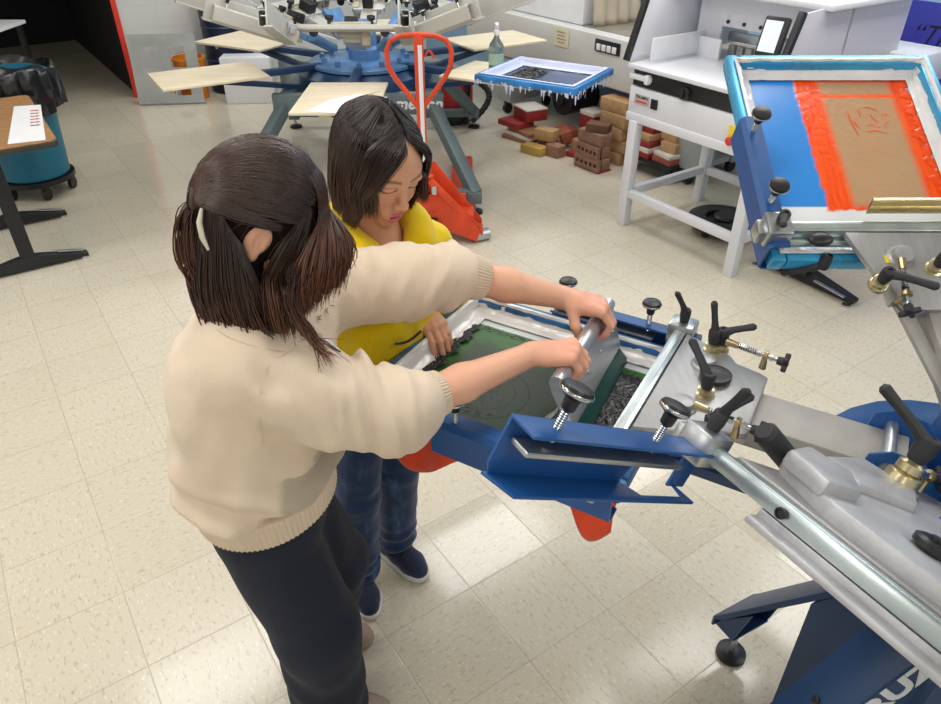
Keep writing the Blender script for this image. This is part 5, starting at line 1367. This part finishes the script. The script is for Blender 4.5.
# ================================================= person in the cream sweatshirt
A = lambda *p: np.array(p, float)
pw = thing('person', 'person in a cream sweatshirt and charcoal sweatpants pushing the silver squeegee with both hands', 'person', (-.40, 1.10, 0))
hC = A(-.345, 1.10, 1.415); hR = basis(14, -32)
SR, ER, WR = A(-.37, 1.0, 1.185), A(-.13, 1.005, 1.085), A(.126, 1.188, 1.080)
SL, EL, WL = A(-.27, 1.29, 1.192), A(-.03, 1.30, 1.205), A(.208, 1.366, 1.108)
hipR, knR, anR = A(-.44, .985, .79), A(-.36, 1.0, .44), A(-.36, 1.01, .09)
hipL, knL, anL = A(-.43, 1.13, .79), A(-.36, 1.19, .44), A(-.425, 1.22, .09)
gr = lambda l, s=-.066, z=.138: np.array(SB0) + np.array(SE)*s + np.array(SA)*l + A(0, 0, z)
ax = [axis_steps(-.62, .42, .008, [(.07, .38, .0028), (-.38, -.29, .003)]), axis_steps(.86, 1.56, .008, [(1.10, 1.44, .0028), (.98, 1.06, .003)]), axis_steps(-.005, 1.56, .008, [(1.00, 1.15, .0028), (1.34, 1.45, .003)])]
F = Field(ax)
F.ell(hC + hR @ A(0, 0, .012), (.092, .074, .104), hR); F.ell(hC + hR @ A(.03, 0, -.055), (.06, .055, .062), hR, .03); ear(F, hC, hR, -1); ear(F, hC, hR, 1)
F.cone(hC + hR @ A(.105, 0, -.03), hC + hR @ A(.09, 0, .01), .012, .009, .012)
F.cone(hC + A(-.03, .005, -.06), A(-.375, 1.115, 1.24), .052, .058, .03)
F.chain([A(-.43, 1.06, .84), A(-.43, 1.08, 1.0), A(-.385, 1.11, 1.18)], [.105, .10, .10], .05)
F.cone(SR, SL, .045, .045, .04)
for s_, e, w_ in ((SR, ER, WR), (SL, EL, WL)): F.chain([s_, e], [.046, .037], .02); F.chain([e, e*.55 + w_*.45, w_], [.037, .036, .0245], .015)
for h_, k_, a_ in ((hipR, knR, anR), (hipL, knL, anL)): F.chain([h_, k_, a_], [.072, .05, .036], .03); F.cone(a_, a_ + A(.03, .005, -.04), .030, .022, .02)
def frame_at(xdir, updir):
    x = np.array(xdir, float); x /= np.linalg.norm(x); z = np.array(updir, float); z -= x*(z @ x); z /= np.linalg.norm(z); return np.stack([x, np.cross(z, x), z], 1)
RR = frame_at((.985, -.02, .08), (-.05, 0, 1)); tipsR = hand(F, WR, RR, 1, [(52, 62, 22), (58, 60, 22), (60, 62, 24), (60, 66, 26)], [(.55, .75, -.40), (.75, .45, -.6), (.6, .1, -.8)], .98)
RL = frame_at((.95, -.18, -.16), (.15, -.05, 1)); tipsL = hand(F, WL, RL, -1, [(42, 58, 22), (48, 58, 22), (50, 60, 24), (50, 62, 26)], [(.45, .55, -.8), (.6, .2, -.9), (.6, -.1, -.8)], .98)
def skin_tint(vs):
    c = np.tile(SKIN, (len(vs), 1)); w_ = np.zeros(len(vs))
    for t_, a_ in tipsR + tipsL: w_ = np.maximum(w_, np.clip(1.25 - np.linalg.norm(vs - t_, axis=1)/.030, 0, 1))
    for hnd in (WR + RR @ A(.06, 0, 0), WL + RL @ A(.06, 0, 0)): w_ = np.maximum(w_, .45*np.clip(1.3 - np.linalg.norm(vs - hnd, axis=1)/.06, 0, 1))
    return c + (np.array(lin('#e0807c')[:3]) - c)*(.6*w_)[:, None]
F.mesh('body', M['skin'], pw, 2, skin_tint)
# nails
for t_, a_ in tipsR + tipsL: pass

# sweatshirt
CR = ER + (WR - ER)*.11; CL = EL + (WL - EL)*.02
ax = [axis_steps(-.66, .09, .0055), axis_steps(.83, 1.45, .0055), axis_steps(.73, 1.36, .0055)]
F = Field(ax)
Lt = A(.20, .98, 0); Ft = A(.98, -.20, 0); tR = np.stack([Ft, Lt, A(0, 0, 1)], 1)
F.ell(A(-.432, 1.06, .948), (.148, .172, .102), None, .05); F.ell(A(-.425, 1.07, 1.03), (.140, .168, .17), tR, .06); F.ell(A(-.405, 1.105, 1.13), (.140, .185, .13), tR, .06)
F.cone(A(-.385, 1.02, 1.20), A(-.335, 1.235, 1.20), .085, .085, .05); F.cone(A(-.385, 1.112, 1.23), A(-.372, 1.11, 1.275), .078, .070, .03)
F.chain([SR + A(.0, -.0, -.015), SR*.5 + ER*.5 + A(0, -.01, -.012), ER + A(-.01, -.005, -.006), ER*.55 + CR*.45, CR], [.090, .084, .070, .062, .048], .04)
F.chain([SL + A(-.02, 0, -.02), SL*.45 + EL*.55 + A(0, 0, -.012), EL + A(-.02, 0, -.004), CL], [.084, .074, .062, .047], .035)
F.ell(A(-.425, 1.06, .908), (.158, .174, .046), None, .03)
# blouson overhang, gathered sleeves and soft body folds
F.bend(lambda P: folds(P, SR*.45 + ER*.55, CR + (CR - ER)*.05, .070, .0100, .6, .13, (.2, .35, .35)), np.minimum(SR, CR) - .16, np.maximum(SR, CR) + .16)
F.bend(lambda P: folds(P, SL*.8 + EL*.2, CL + (CL - EL)*.1, .080, .016, 2.0, .12, (.1, .3, -.75)), np.minimum(SL, CL) - .16, np.maximum(SL, CL) + .16)
F.bend(lambda P: folds(P, SR, SR*.4 + ER*.6, .10, .012, 1.0, .14, (.0, .3, .8)), np.minimum(SR, ER) - .15, np.maximum(SR, ER) + .15)
F.bend(lambda P: .014*vnoise((P[0], P[1], P[2]*1.6), 17, 1)*np.clip((1.2 - P[2])/.1, 0, 1) + .004*vnoise(P, 42, 5), A(-.7, .8, .7), A(-.22, 1.5, 1.3))
F.bend(lambda P: .012*np.sin(((P[2] + .25*(P[0] + .45)) - .9)*2*np.pi/.085 + 2.2*vnoise(P, 9, 2))*np.clip((.99 - P[2])/.05, 0, 1)*np.clip((P[2] - .82)/.03, 0, 1), A(-.7, .8, .75), A(-.2, 1.5, 1.05))
body_top = F.mesh('sweatshirt', M['cream'], pw, 2)
# ribbed hem and cuffs
def ribbed(name, c, d, r0, r1, L, n, m, parent, ry=1.0, amp=.0015, tilt=None):
    d = V(d).normalized(); x = V((0, 1, 0)) - d*d.y; x.normalize(); y = d.cross(x); c = V(c); mb = MB()
    def fn(u, v):
        a = 2*PI*u; prof = [(-.03, r0*.86), (0, r0*.99), (.12, r0), (.6, (r0 + r1)/2), (.94, r1), (1.0, r1*.985), (1.0, r1*.93), (.6, r1*.9)]
        k = v*(len(prof) - 1); i = min(int(k), len(prof) - 2); f = k - i; t = prof[i][0]*(1-f) + prof[i+1][0]*f; r = prof[i][1]*(1-f) + prof[i+1][1]*f + amp*math.sin(n*a)
        return c + d*(t*L) + x*(r*ry*math.cos(a)) + y*(r*math.sin(a))
    mb.grid(fn, n*4, 21); return mb.build(name, m, parent, 180)
ribbed('hem_band', (-.428, 1.06, .880), (.07, 0, -1), .147, .143, .062, 90, M['cream_rib'], body_top, 1.12)
ribbed('cuff', CR - (CR - ER)*.12, WR - ER, .050, .0425, .060, 44, M['cream_rib'], body_top)
ribbed('cuff', CL - (CL - EL)*.22, WL - EL, .050, .0425, .060, 44, M['cream_rib'], body_top)
# sweatpants
ax = [axis_steps(-.64, -.18, .0065), axis_steps(.84, 1.34, .0065), axis_steps(.05, .90, .0065)]
F = Field(ax); F.ell(A(-.424, 1.06, .80), (.122, .145, .12), None, .05)
F.chain([hipR + A(.01, .022, -.02), knR + A(.0, 0, 0), anR + A(.0, 0, .02)], [.098, .098, .092], .03); F.chain([hipL + A(.01, -.01, -.02), knL, anL + A(0, 0, .02)], [.098, .095, .088], .025)
F.bend(lambda P: .005*vnoise((P[0]*1.2, P[1]*1.2, P[2]*.45), 20, 4) + .004*np.sin((P[2] + .8*P[0] - .4*P[1])*2*np.pi/.17 + 3*vnoise(P, 9, 1))*np.clip((.45 - P[2])/.1, 0, 1), A(-.7, .8, 0), A(-.1, 1.4, .95))
F.below((0, 0, 1), .065); pants = F.mesh('sweatpants', M['charcoal'], pw, 2)
shoe(pw, (-.43, 1.0), (-.215, 1.03), 0, M['taupe'], M['sole']); shoe(pw, (-.505, 1.205), (-.292, 1.258), 0, M['taupe'], M['taupe'], False)

# hair: thin base mass, then strands over it
K0, K1, K2 = hcol('#1a1210'), hcol('#33201a'), hcol('#94583a')
ax = [axis_steps(-.55, -.14, .0045), axis_steps(.93, 1.30, .0045), axis_steps(1.18, 1.58, .0045)]
F = Field(ax)
F.ell(hC + hR @ A(-.014, 0, .018), (.101, .086, .107), hR, .02)
tie = A(-.428, 1.062, 1.468)
F.chain([tie + A(.02, .005, .002), tie, tie + A(-.014, -.004, -.05), tie + A(-.012, -.012, -.11), tie + A(.0, -.018, -.155)], [.022, .014, .022, .022, .010], .015)
F.chain([A(-.395, 1.065, 1.41), A(-.40, 1.05, 1.34), A(-.385, 1.035, 1.28)], [.038, .036, .020], .03)
F.chain([A(-.36, 1.13, 1.42), A(-.40, 1.13, 1.32), A(-.39, 1.12, 1.25)], [.06, .055, .030], .03)
F.chain([A(-.355, 1.03, 1.355), A(-.345, 1.02, 1.30), A(-.335, 1.01, 1.265)], [.012, .014, .008], .02)
F.ell(hC + hR @ A(-.003, -.088, -.012), (.024, .022, .036), hR, .01, 'd')
def htint(vs): return np.tile(hcol('#120d0c'), (len(vs), 1))
hair = F.mesh('hair', M['hair_base'], pw, 2)
H = Hair(); r_ = np.random.default_rng(5)
cc = hC + hR @ A(-.014, 0, .018); rad = A(.106, .091, .112)
def onhead(d, k=1.0):
    d = np.asarray(d, float); d = d/np.linalg.norm(d); return cc + hR @ (d*rad*k)
tl = hR.T @ (tie - cc); tl = tl/np.linalg.norm(tl)
earl = np.array([-.0, -.95, -.22])
for i in range(1500):          # swept from the parting back to the tie, above the ear
    side = -1 if i % 6 else 1; u = r_.random()
    if u < .7:                                        # starts along the parting line and the front hairline
        st = np.array([.66 - .55*r_.random(), side*(.03 + .95*r_.random()**1.3), .80]); st[2] -= .55*abs(st[1])**1.5
    else:                                             # temple and behind the ear
        st = np.array([.30 - .55*r_.random(), side*.95, .10*r_.random() + .06])
    st /= np.linalg.norm(st); pts = []; bul = .015 + .02*r_.random(); ph = r_.normal(0, .02, 3)
    for f in np.linspace(0, 1, 10):
        d = st*(1 - f) + tl*f + ph*math.sin(f*PI); d[2] += .06*math.sin(f*PI); pts.append(onhead(d, 1.0 + .012 + bul*math.sin(f*PI)*.8))
    pts[-1] = tie + r_.normal(0, .005, 3); c = K0 + (K1 - K0)*r_.random()
    H.strand(spl(pts, 14), r_.uniform(.0008, .0017), c, K1 + (K2 - K1)*(.30*r_.random()))
for i in range(420):          # ponytail
    o = r_.normal(0, .0070, 3); o[2] *= .3; w_ = r_.uniform(.7, 1.2); e = r_.uniform(.85, 1.2)
    pts = [tie + o*.3, tie + A(-.012, -.004, -.03) + o*w_*1.6, tie + A(-.014, -.012, -.085) + o*w_*2.2, tie + A(-.008, -.018, -.13*e) + o*w_*1.7, tie + A(.010, -.022, -.172*e) + o*w_]
    c = K1 + (K2 - K1)*(.2*r_.random()); H.strand(spl(pts, 14), r_.uniform(.0008, .0018), c, K1 + (K2 - K1)*r_.uniform(.2, 1.0))
def arc(phi, r, z, cx=-.362, cy=1.096):
    q = math.radians(phi); return A(cx + r*math.cos(q), cy + r*math.sin(q), z)
for i in range(1900):          # loose lower hair falling on the shoulders behind the ear
    phi = r_.uniform(150, 278); k_ = r_.uniform(0, 1); o = r_.normal(0, .004, 3); sh = 14*r_.random()
    ps = math.radians(phi - 16); a0 = onhead([math.cos(ps), math.sin(ps), .10 - .45*max(0, (phi - 240)/38)], 1.012); b0 = arc(phi + 2, .100 + .010*k_, 1.355) + o; c0 = arc(phi + sh*.6, .098 + .012*k_, 1.285) + o*1.6
    d0 = arc(phi + 6 + sh, .090 + .014*r_.random(), 1.245 - .018*r_.random()) + o*2
    H.strand(spl([a0, b0, c0, d0], 14), r_.uniform(.0009, .0019), K0 + (K1 - K0)*r_.random(), K1 + (K2 - K1)*r_.uniform(0, .5))
for i in range(1100):          # front curtain hiding the face
    u = r_.uniform(-.05, 1.05)
    a0 = onhead([.30 + .25*u, -.30 + .50*u + r_.normal(0, .04), .90], 1.016 + .01*r_.random()); b0 = onhead([.86, -.62 + .80*u, .36], 1.035 + .02*r_.random())
    c0 = A(-.268, .998, 1.365)*(1 - u) + A(-.207, 1.095, 1.37)*u + r_.normal(0, .005, 3); L = r_.uniform(.55, 1.2)
    d0 = c0 + (A(-.278, .985, 1.295)*(1 - u) + A(-.222, 1.072, 1.31)*u - c0)*L + r_.normal(0, .005, 3)
    a1 = onhead([.60 + .06*u, -.50 + .66*u, .72], 1.03 + .02*r_.random()); H.strand(spl([a0, a1, b0, c0, d0], 18), r_.uniform(.0008, .0018), K0 + (K1 - K0)*r_.random(), K1 + (K2 - K1)*r_.uniform(.1, .8))
for i in range(360):          # hair in front of the ear
    o = r_.normal(0, .004, 3); v_ = r_.random(); Q_ = lambda f, l, z: hC + hR @ A(f, l, z) + o
    H.strand(spl([onhead([.55 + .2*v_, -.80, .30 + .25*r_.random()], 1.02), Q_(.030 + .030*v_, -.090 + .012*v_, -.005), Q_(.030 + .035*v_, -.090 + .016*v_, -.055), A(-.325 + .03*v_, .992 + .008*v_, 1.315) + o*1.5, A(-.318 + .03*v_, .985, 1.262 + .02*r_.random()) + o*2], 14), r_.uniform(.0008, .0017), K0 + (K1 - K0)*r_.random(), K1 + (K2 - K1)*r_.uniform(0, .6))
for i in range(40):           # long wisps in front of the chest
    a0 = A(-.275, .985, 1.38) + r_.normal(0, .007, 3); e = A(-.232, .962, 1.225) + r_.normal(0, .013, 3)
    H.strand(spl([a0, A(-.282, .975, 1.32) + r_.normal(0, .005, 3), A(-.260, .966, 1.27) + r_.normal(0, .006, 3), e], 14), r_.uniform(.0008, .0014), K1, K1 + (K2 - K1)*.6)
for i in range(70):           # flyaways
    d = r_.normal(0, 1, 3); d[2] = abs(d[2]); d /= np.linalg.norm(d); e = d + r_.normal(0, .35, 3)
    H.strand(spl([onhead(d, 1.02), onhead(d*.6 + e*.4, 1.05), onhead(e, 1.08)], 8), .0004, K1, K2*.7)
H.build('hair_strand', hair)
k = MB(); k.lathe([(.018, -.012), (.024, -.008), (.025, .006), (.019, .012)], V(tie), V((-.9, -.1, .25)), 20); k.build('hair_tie', mat('brown_hair_tie', '#4a3128', .7), pw)
k = MB(); k.tube([V((-.412, 1.022, 1.466)), V((-.416, 1.010, 1.448)), V((-.412, .999, 1.428)), V((-.404, .992, 1.410))], [.0025, .0045, .0045, .002], 10); k.build('hair_clip', mat('pale_clip', '#cfc6b4', .35), pw)

# ================================================= person in the yellow hoodie
pg = thing('person', 'person with chin-length dark hair in a yellow hoodie and jeans looking down at the screen', 'person', (-.27, 1.48, 0))
gC = A(-.193, 1.452, 1.391); gR = basis(-50, -24, -3)
lg_ = A(.707, .707, 0)
gSR, gER, gWR = A(-.315, 1.375, 1.13), A(-.345, 1.335, .935), A(-.215, 1.468, .978)
gSL, gEL, gWL = A(-.105, 1.585, 1.13), A(-.075, 1.63, .96), A(-.125, 1.53, .985)
ghR, gkR, gaR = A(-.295, 1.455, .74), A(-.325, 1.435, .42), A(-.350, 1.455, .09)
ghL, gkL, gaL = A(-.205, 1.545, .74), A(-.220, 1.555, .42), A(-.250, 1.575, .09)
ax = [axis_steps(-.46, .03, .0075, [(-.30, -.06, .0022)]), axis_steps(1.24, 1.74, .0075, [(1.34, 1.56, .0022)]), axis_steps(-.005, 1.53, .0075, [(1.25, 1.40, .0022), (.95, 1.03, .003)])]
F = Field(ax); head_detail(F, gC, gR, .98); ear(F, gC, gR, 1, .98); ear(F, gC, gR, -1, .98)
F.cone(gC + gR @ A(-.025, 0, -.07), A(-.205, 1.475, 1.18), .047, .052, .025)
F.chain([A(-.25, 1.50, .80), A(-.225, 1.49, 1.0), A(-.21, 1.48, 1.12)], [.09, .085, .085], .05); F.cone(gSR, gSL, .042, .042, .04)
for s_, e, w_ in ((gSR, gER, gWR), (gSL, gEL, gWL)): F.chain([s_, e, w_], [.04, .034, .023], .02)
for h_, k_, a_ in ((ghR, gkR, gaR), (ghL, gkL, gaL)): F.chain([h_, k_, a_], [.06, .045, .033], .03); F.cone(a_, a_ + A(.015, -.02, -.04), .028, .020, .02)
gRR = frame_at((.78, .58, -.12), (.1, 0, 1)); hand(F, gWR, gRR, 1, [(18, 28, 15), (22, 30, 18), (26, 34, 18), (28, 36, 20)], [(.7, .6, -.3), (.85, .3, -.3), (.9, .1, -.3)], .92)
gRL = frame_at((.45, -.75, -.2), (0, 0, 1)); hand(F, gWL, gRL, -1, [(20, 30, 15)]*4, [(.7, .6, -.3), (.85, .3, -.3), (.9, .1, -.3)], .92)
def face_tint(vs):
    q = (vs - gC) @ gR / .98; f, l, u = q[:, 0], q[:, 1], q[:, 2]; c = np.tile(np.array(lin('#d9a384')[:3]), (len(vs), 1)); al = np.abs(l)
    def blend(c, w_, h): return c + (hcol(h) - c)*np.clip(w_, 0, 1)[:, None]
    head_m = f > .05
    c = blend(c, .45*np.exp(-((al - .040)/.018)**2 - ((u + .035)/.018)**2)*head_m, '#d2816d')
    c = blend(c, .35*np.exp(-(l/.014)**2 - ((u + .036)/.012)**2)*(f > .1), '#cf7f68')
    lip = np.exp(-(np.maximum(al - .010, 0)/.009)**2)*((np.abs(u + .0668) < .0062) | (np.abs(u + .0865) < .0075))*(f > .088)
    c = blend(c, .9*lip, '#c4606a'); c = blend(c, (al < .0155)*(np.abs(u + .0765) < .0042)*(f > .075)*(f < .097)*1.0, '#5a2328')
    lash = (al - .031)/.017; c = blend(c, 1.3*np.exp(-((u + .0055 - .0035*lash**2)/.0018)**2)*(np.abs(lash) < 1)*(f > .06), '#1c1210')
    c = blend(c, .5*np.exp(-((u - .0085 + .004*lash**2)/.0016)**2)*(np.abs(lash) < 1)*(f > .06), '#9a6750')
    br = (al - .032)/.021; c = blend(c, .75*np.exp(-((u - .026 + .004*br**2 - .002*br)/.0034)**2)*(np.abs(br) < 1)*(f > .06), '#3b2922')
    return c
F.mesh('body', M['skin'], pg, 2, face_tint)
# jeans
ax = [axis_steps(-.45, -.08, .006), axis_steps(1.36, 1.70, .006), axis_steps(.05, .86, .006)]
F = Field(ax); F.ell(A(-.25, 1.50, .76), (.125, .125, .10), None, .04)
F.chain([ghR, gkR, gaR + A(.008, -.010, .0)], [.078, .066, .058], .02); F.chain([ghL, gkL, gaL + A(.012, -.010, .0)], [.078, .066, .058], .018)
F.bend(lambda P: .0025*vnoise((P[0], P[1], P[2]*1.8), 38, 6) + .005*np.sin(P[2]*2*np.pi/.055 + 3*vnoise(P, 14, 1))*(np.clip((.22 - P[2])/.08, 0, 1) + .5*np.clip(1 - abs(P[2] - .45)/.07, 0, 1)), A(-.5, 1.3, 0), A(0, 1.8, .9))
F.below((0, 0, 1), .06); F.mesh('jeans', M['denim'], pg, 2)
shoe(pg, (-.385, 1.515), (-.300, 1.325), 0, M['navy_knit'], M['sole']); shoe(pg, (-.295, 1.60), (-.150, 1.468), 0, M['navy_knit'], M['sole'])
# hoodie
ax = [axis_steps(-.47, .03, .0055), axis_steps(1.22, 1.74, .0055), axis_steps(.72, 1.30, .0055)]
F = Field(ax); Rg = np.stack([A(.707, -.707, 0), lg_, A(0, 0, 1)], 1)
F.ell(A(-.24, 1.495, .86), (.125, .150, .13), Rg, .05); F.ell(A(-.225, 1.49, 1.0), (.122, .150, .16), Rg, .05); F.cone(A(-.27, 1.42, 1.13), A(-.15, 1.545, 1.13), .078, .078, .05)
F.chain([gSR, gER, gER*.45 + gWR*.55], [.068, .062, .042], .03); F.chain([gSL, gEL, gEL*.3 + gWL*.7], [.068, .062, .042], .03)
# hood gathered round the neck, open V at the throat
nk = A(-.205, 1.472, 1.236); hr = []
for i in range(15):
    a = math.radians(-150 + 300*i/14); b = a + math.radians(125); rr_ = .084
    hr.append(nk + A(rr_*math.cos(b), rr_*math.sin(b), .022*math.cos(a) - .02 - .045*(1 if abs(a) > 2.2 else 0)*(abs(a) - 2.2)/.4))
F.chain(hr, [.034 + .014*math.cos(math.radians(-150 + 300*i/14)*.5)**2 for i in range(15)], .02)
F.cone(nk + A(.085, -.105, .02), nk + A(.045, -.055, -.065), .034, .014, .012, 'd'); F.cone(nk + A(0, 0, .1), nk + A(0.004, -.004, -.02), .058, .050, .015, 'd')
F.bend(lambda P: .009*vnoise((P[0], P[1], P[2]*1.5), 24, 2) + .003*vnoise(P, 55, 3), A(-.5, 1.2, .7), A(.05, 1.8, 1.2))
F.below((0, 0, 1), .79); hood = F.mesh('hoodie', M['yellow'], pg, 2)
F = Field([axis_steps(-.32, -.08, .005), axis_steps(1.36, 1.60, .005), axis_steps(1.10, 1.24, .005)]); F.cone(A(-.205, 1.475, 1.12), A(-.200, 1.468, 1.188), .068, .060, .02); F.cone(A(-.200, 1.468, 1.20), A(-.200, 1.468, 1.26), .05, .06, .01, 'd'); F.mesh('tee_collar', M['orange_tee'], pg, 1)
k = MB(); d = V(gWR - gER).normalized(); c = V(gWR) - d*.028; k.lathe([(.0275, -.011), (.0285, -.009), (.0285, .009), (.0275, .011)], c, d, 28, caps=False); k.build('watch_strap', M['white_paint'], pg, thick=.002)
k = MB(); n_ = V((-.25, -.55, .8)); n_ = (n_ - d*n_.dot(d)).normalized(); R_ = Matrix((d, n_.cross(d), n_)).transposed(); k.box(c + n_*.030, (.034, .028, .010), R_.to_4x4(), bev=.004); k.build('watch', M['black_plastic'], pg)
k = MB(); k.tube([V((-.145, 1.395, .985 - .01*math.sin(a*PI))) + V((.055*(a - .5), .055*(a - .5), 0)) for a in np.linspace(0, 1, 10)], .003, 6); k.build('printed_line', M['black_ink'], hood)

# bobbed hair
ax = [axis_steps(-.34, -.04, .0045), axis_steps(1.30, 1.60, .0045), axis_steps(1.22, 1.53, .0045)]
F = Field(ax); gc = gC + gR @ A(-.014, 0, .014)
F.ell(gc, (.099, .084, .105), gR, .02)
gaz = math.radians(-50); gf, gl = A(math.cos(gaz), math.sin(gaz), 0), A(-math.sin(gaz), math.cos(gaz), 0)
for a in range(60, 301, 15):
    q = math.radians(a); d = gf*math.cos(q)*.074 + gl*math.sin(q)*.068; b = gc + d; F.chain([b + A(0, 0, .0), b + d*.08 + A(0, 0, -.05), gc + d*1.0 + A(0, 0, -.100)], [.018, .018, .008], .02)
F.ell(gC + gR @ A(.112, .008, -.040), [.078, .054, .098], gR, .008, 'd')
ghair = F.mesh('hair', M['hair_base'], pg, 2)
H = Hair(); r_ = np.random.default_rng(9); g0, g1, g2 = hcol('#15100f'), hcol('#2b1f1c'), hcol('#6b4a34')
grad = A(.102, .088, .108)
def onh(d, k=1.0): d = np.asarray(d, float); d = d/np.linalg.norm(d); return gc + gR @ (d*grad*k)
for i in range(2300):
    a = PI + r_.uniform(-1, 1)*math.radians(141); sd = math.sin(a); fr = max(0, math.cos(a))     # angle from the facing direction, face left open
    s0 = onh([.66 - 1.5*r_.random(), .05*np.sign(sd) + .02*r_.normal() + .04, 1.0], 1.008)
    dd = A(math.cos(a), math.sin(a), 0); k_ = r_.random()
    m1 = onh([dd[0]*.75, dd[1]*.8, .62], 1.016 + .02*k_); m2 = onh([dd[0], dd[1], .05], 1.022 + .022*k_)
    hd = gf*math.cos(a)*(.094 + .008*k_) + gl*math.sin(a)*(.088 + .008*k_); L = r_.uniform(.90, 1.06); w_ = r_.normal(0, .003, 3)
    m3 = gc + hd*1.04 + A(0, 0, -.055) + w_; m4 = gc + hd*(.98 + .06*r_.random()) + A(0, 0, (-.116 + .014*math.cos(a))*L) + w_*1.5
    c = g0 + (g1 - g0)*r_.random(); H.strand(spl([s0, m1, m2, m3, m4], 16), r_.uniform(.0008, .0018), c, g1 + (g2 - g1)*r_.uniform(0, .8))
for i in range(40):
    d = r_.normal(0, 1, 3); d[2] = abs(d[2]); d[0] = -abs(d[0]); e = d + r_.normal(0, .4, 3); H.strand(spl([onh(d, 1), onh(d*.6 + e*.4, 1.04), onh(e, 1.10)], 8), .0006, g1, g2)
for i in range(520):          # crown cover
    a = r_.uniform(-PI, PI); rho = .5*math.sqrt(r_.random()); dd = A(math.cos(a), math.sin(a), 0); k_ = r_.random()
    if math.cos(a) > .55: continue
    H.strand(spl([onh([dd[0]*rho - .15, dd[1]*rho*.6 + .03, 1], 1.012), onh([dd[0]*.75, dd[1]*.8, .62], 1.022 + .02*k_), onh([dd[0], dd[1], .1], 1.03 + .022*k_)], 10), r_.uniform(.0008, .0017), g0 + (g1 - g0)*r_.random(), g1)
for i in range(700):          # side-swept front hair falling across the near temple and cheek
    u = r_.random(); o = r_.normal(0, .0025, 3); L = r_.uniform(.85, 1.1)
    P_ = lambda f, l, z: gC + gR @ A(f, l, z) + o
    H.strand(spl([onh([.75 - .35*u, .06, .80], 1.015), P_(.088 - .036*u, -.018 - .056*u, .080), P_(.090 - .034*u, -.049 - .034*u, .030), P_(.078 - .030*u, -.073 - .012*u, -.035), P_(.066 - .030*u, -.074 - .012*u, -.035 - .075*L)], 16), r_.uniform(.0008, .0016), g0 + (g1 - g0)*r_.random(), g1 + (g2 - g1)*r_.uniform(0, .8))
for i in range(200):          # the far side of the parting
    u = r_.random(); o = r_.normal(0, .0025, 3); P_ = lambda f, l, z: gC + gR @ A(f, l, z) + o
    H.strand(spl([onh([.75 - .4*u, .10, .80], 1.015), P_(.080 - .015*u, .052 + .014*u, .065), P_(.070 - .02*u, .076 + .010*u, .01), P_(.060 - .02*u, .084 + .008*u, -.05), P_(.055 - .02*u, .082, -.11*r_.uniform(.9, 1.08))], 14), r_.uniform(.0008, .0016), g0 + (g1 - g0)*r_.random(), g1 + (g2 - g1)*r_.uniform(0, .8))
H.build('hair_strand', ghair)

# prints and seams on the sweatshirt, found on its surface
def surface_point(o, px, py):
    d = V(((px - 470.5)/710, (352 - py)/710, -1)); d = Matrix.Rotation(PI/2 - TH, 3, 'X') @ d
    ok, p, n, _ = o.ray_cast(V((0, 0, 1.9)) - pw.location, d.normalized())
    return (p + pw.location, n) if ok else (None, None)
def seam(o, pts, r, m, name, parent):
    q = [surface_point(o, *p) for p in pts]; q = [a + b*.0002 for a, b in q if a]
    if len(q) > 2: k = MB(); k.tube([V(p) for p in spl(q, 24)], r, 6); k.build(name, m, parent)
bpy.context.view_layer.update()
M['seam'] = mat('cream_seam', '#dac6ad', .9)
seam(body_top, [(213, 312), (219, 331), (249, 345), (285, 352)], .0009, M['seam'], 'seam', body_top)
seam(body_top, [(292, 350), (268, 366), (260, 394), (260, 420), (264, 445)], .0009, M['seam'], 'seam', body_top)
for ch, px, py, sz in (('R', 318, 318, .017), ('A', 325, 311, .017), ('I', 331, 306, .017), ('D', 301, 338, .017), ('O', 308, 331, .017)):
    p, n = surface_point(body_top, px, py)
    if p:
        x = V((.55, .2, .55)); x = (x - n*x.dot(n)).normalized()
        text(None, ch, sz*1.2, p + n*.004, x, n.cross(x), M['grey_ink'], .0003, name='printed_letter', parent=body_top)
for (px, py, w_, h_, mm) in ((331, 344, .045, .016, 'white_ink'), (334, 349, .040, .006, 'black_ink')):
    p, n = surface_point(body_top, px, py)
    if p:
        x = V((.5, .3, -.5)); x = (x - n*x.dot(n)).normalized(); y = n.cross(x); k = MB(); q = p + n*.0016
        k.add([q - x*w_/2 - y*h_/2, q + x*w_/2 - y*h_/2, q + x*w_/2*.8 + y*h_/2, q - x*w_/2*.8 + y*h_/2], [(0, 1, 2, 3)]); k.build('printed_bar', M[mm], body_top, thick=.0003)
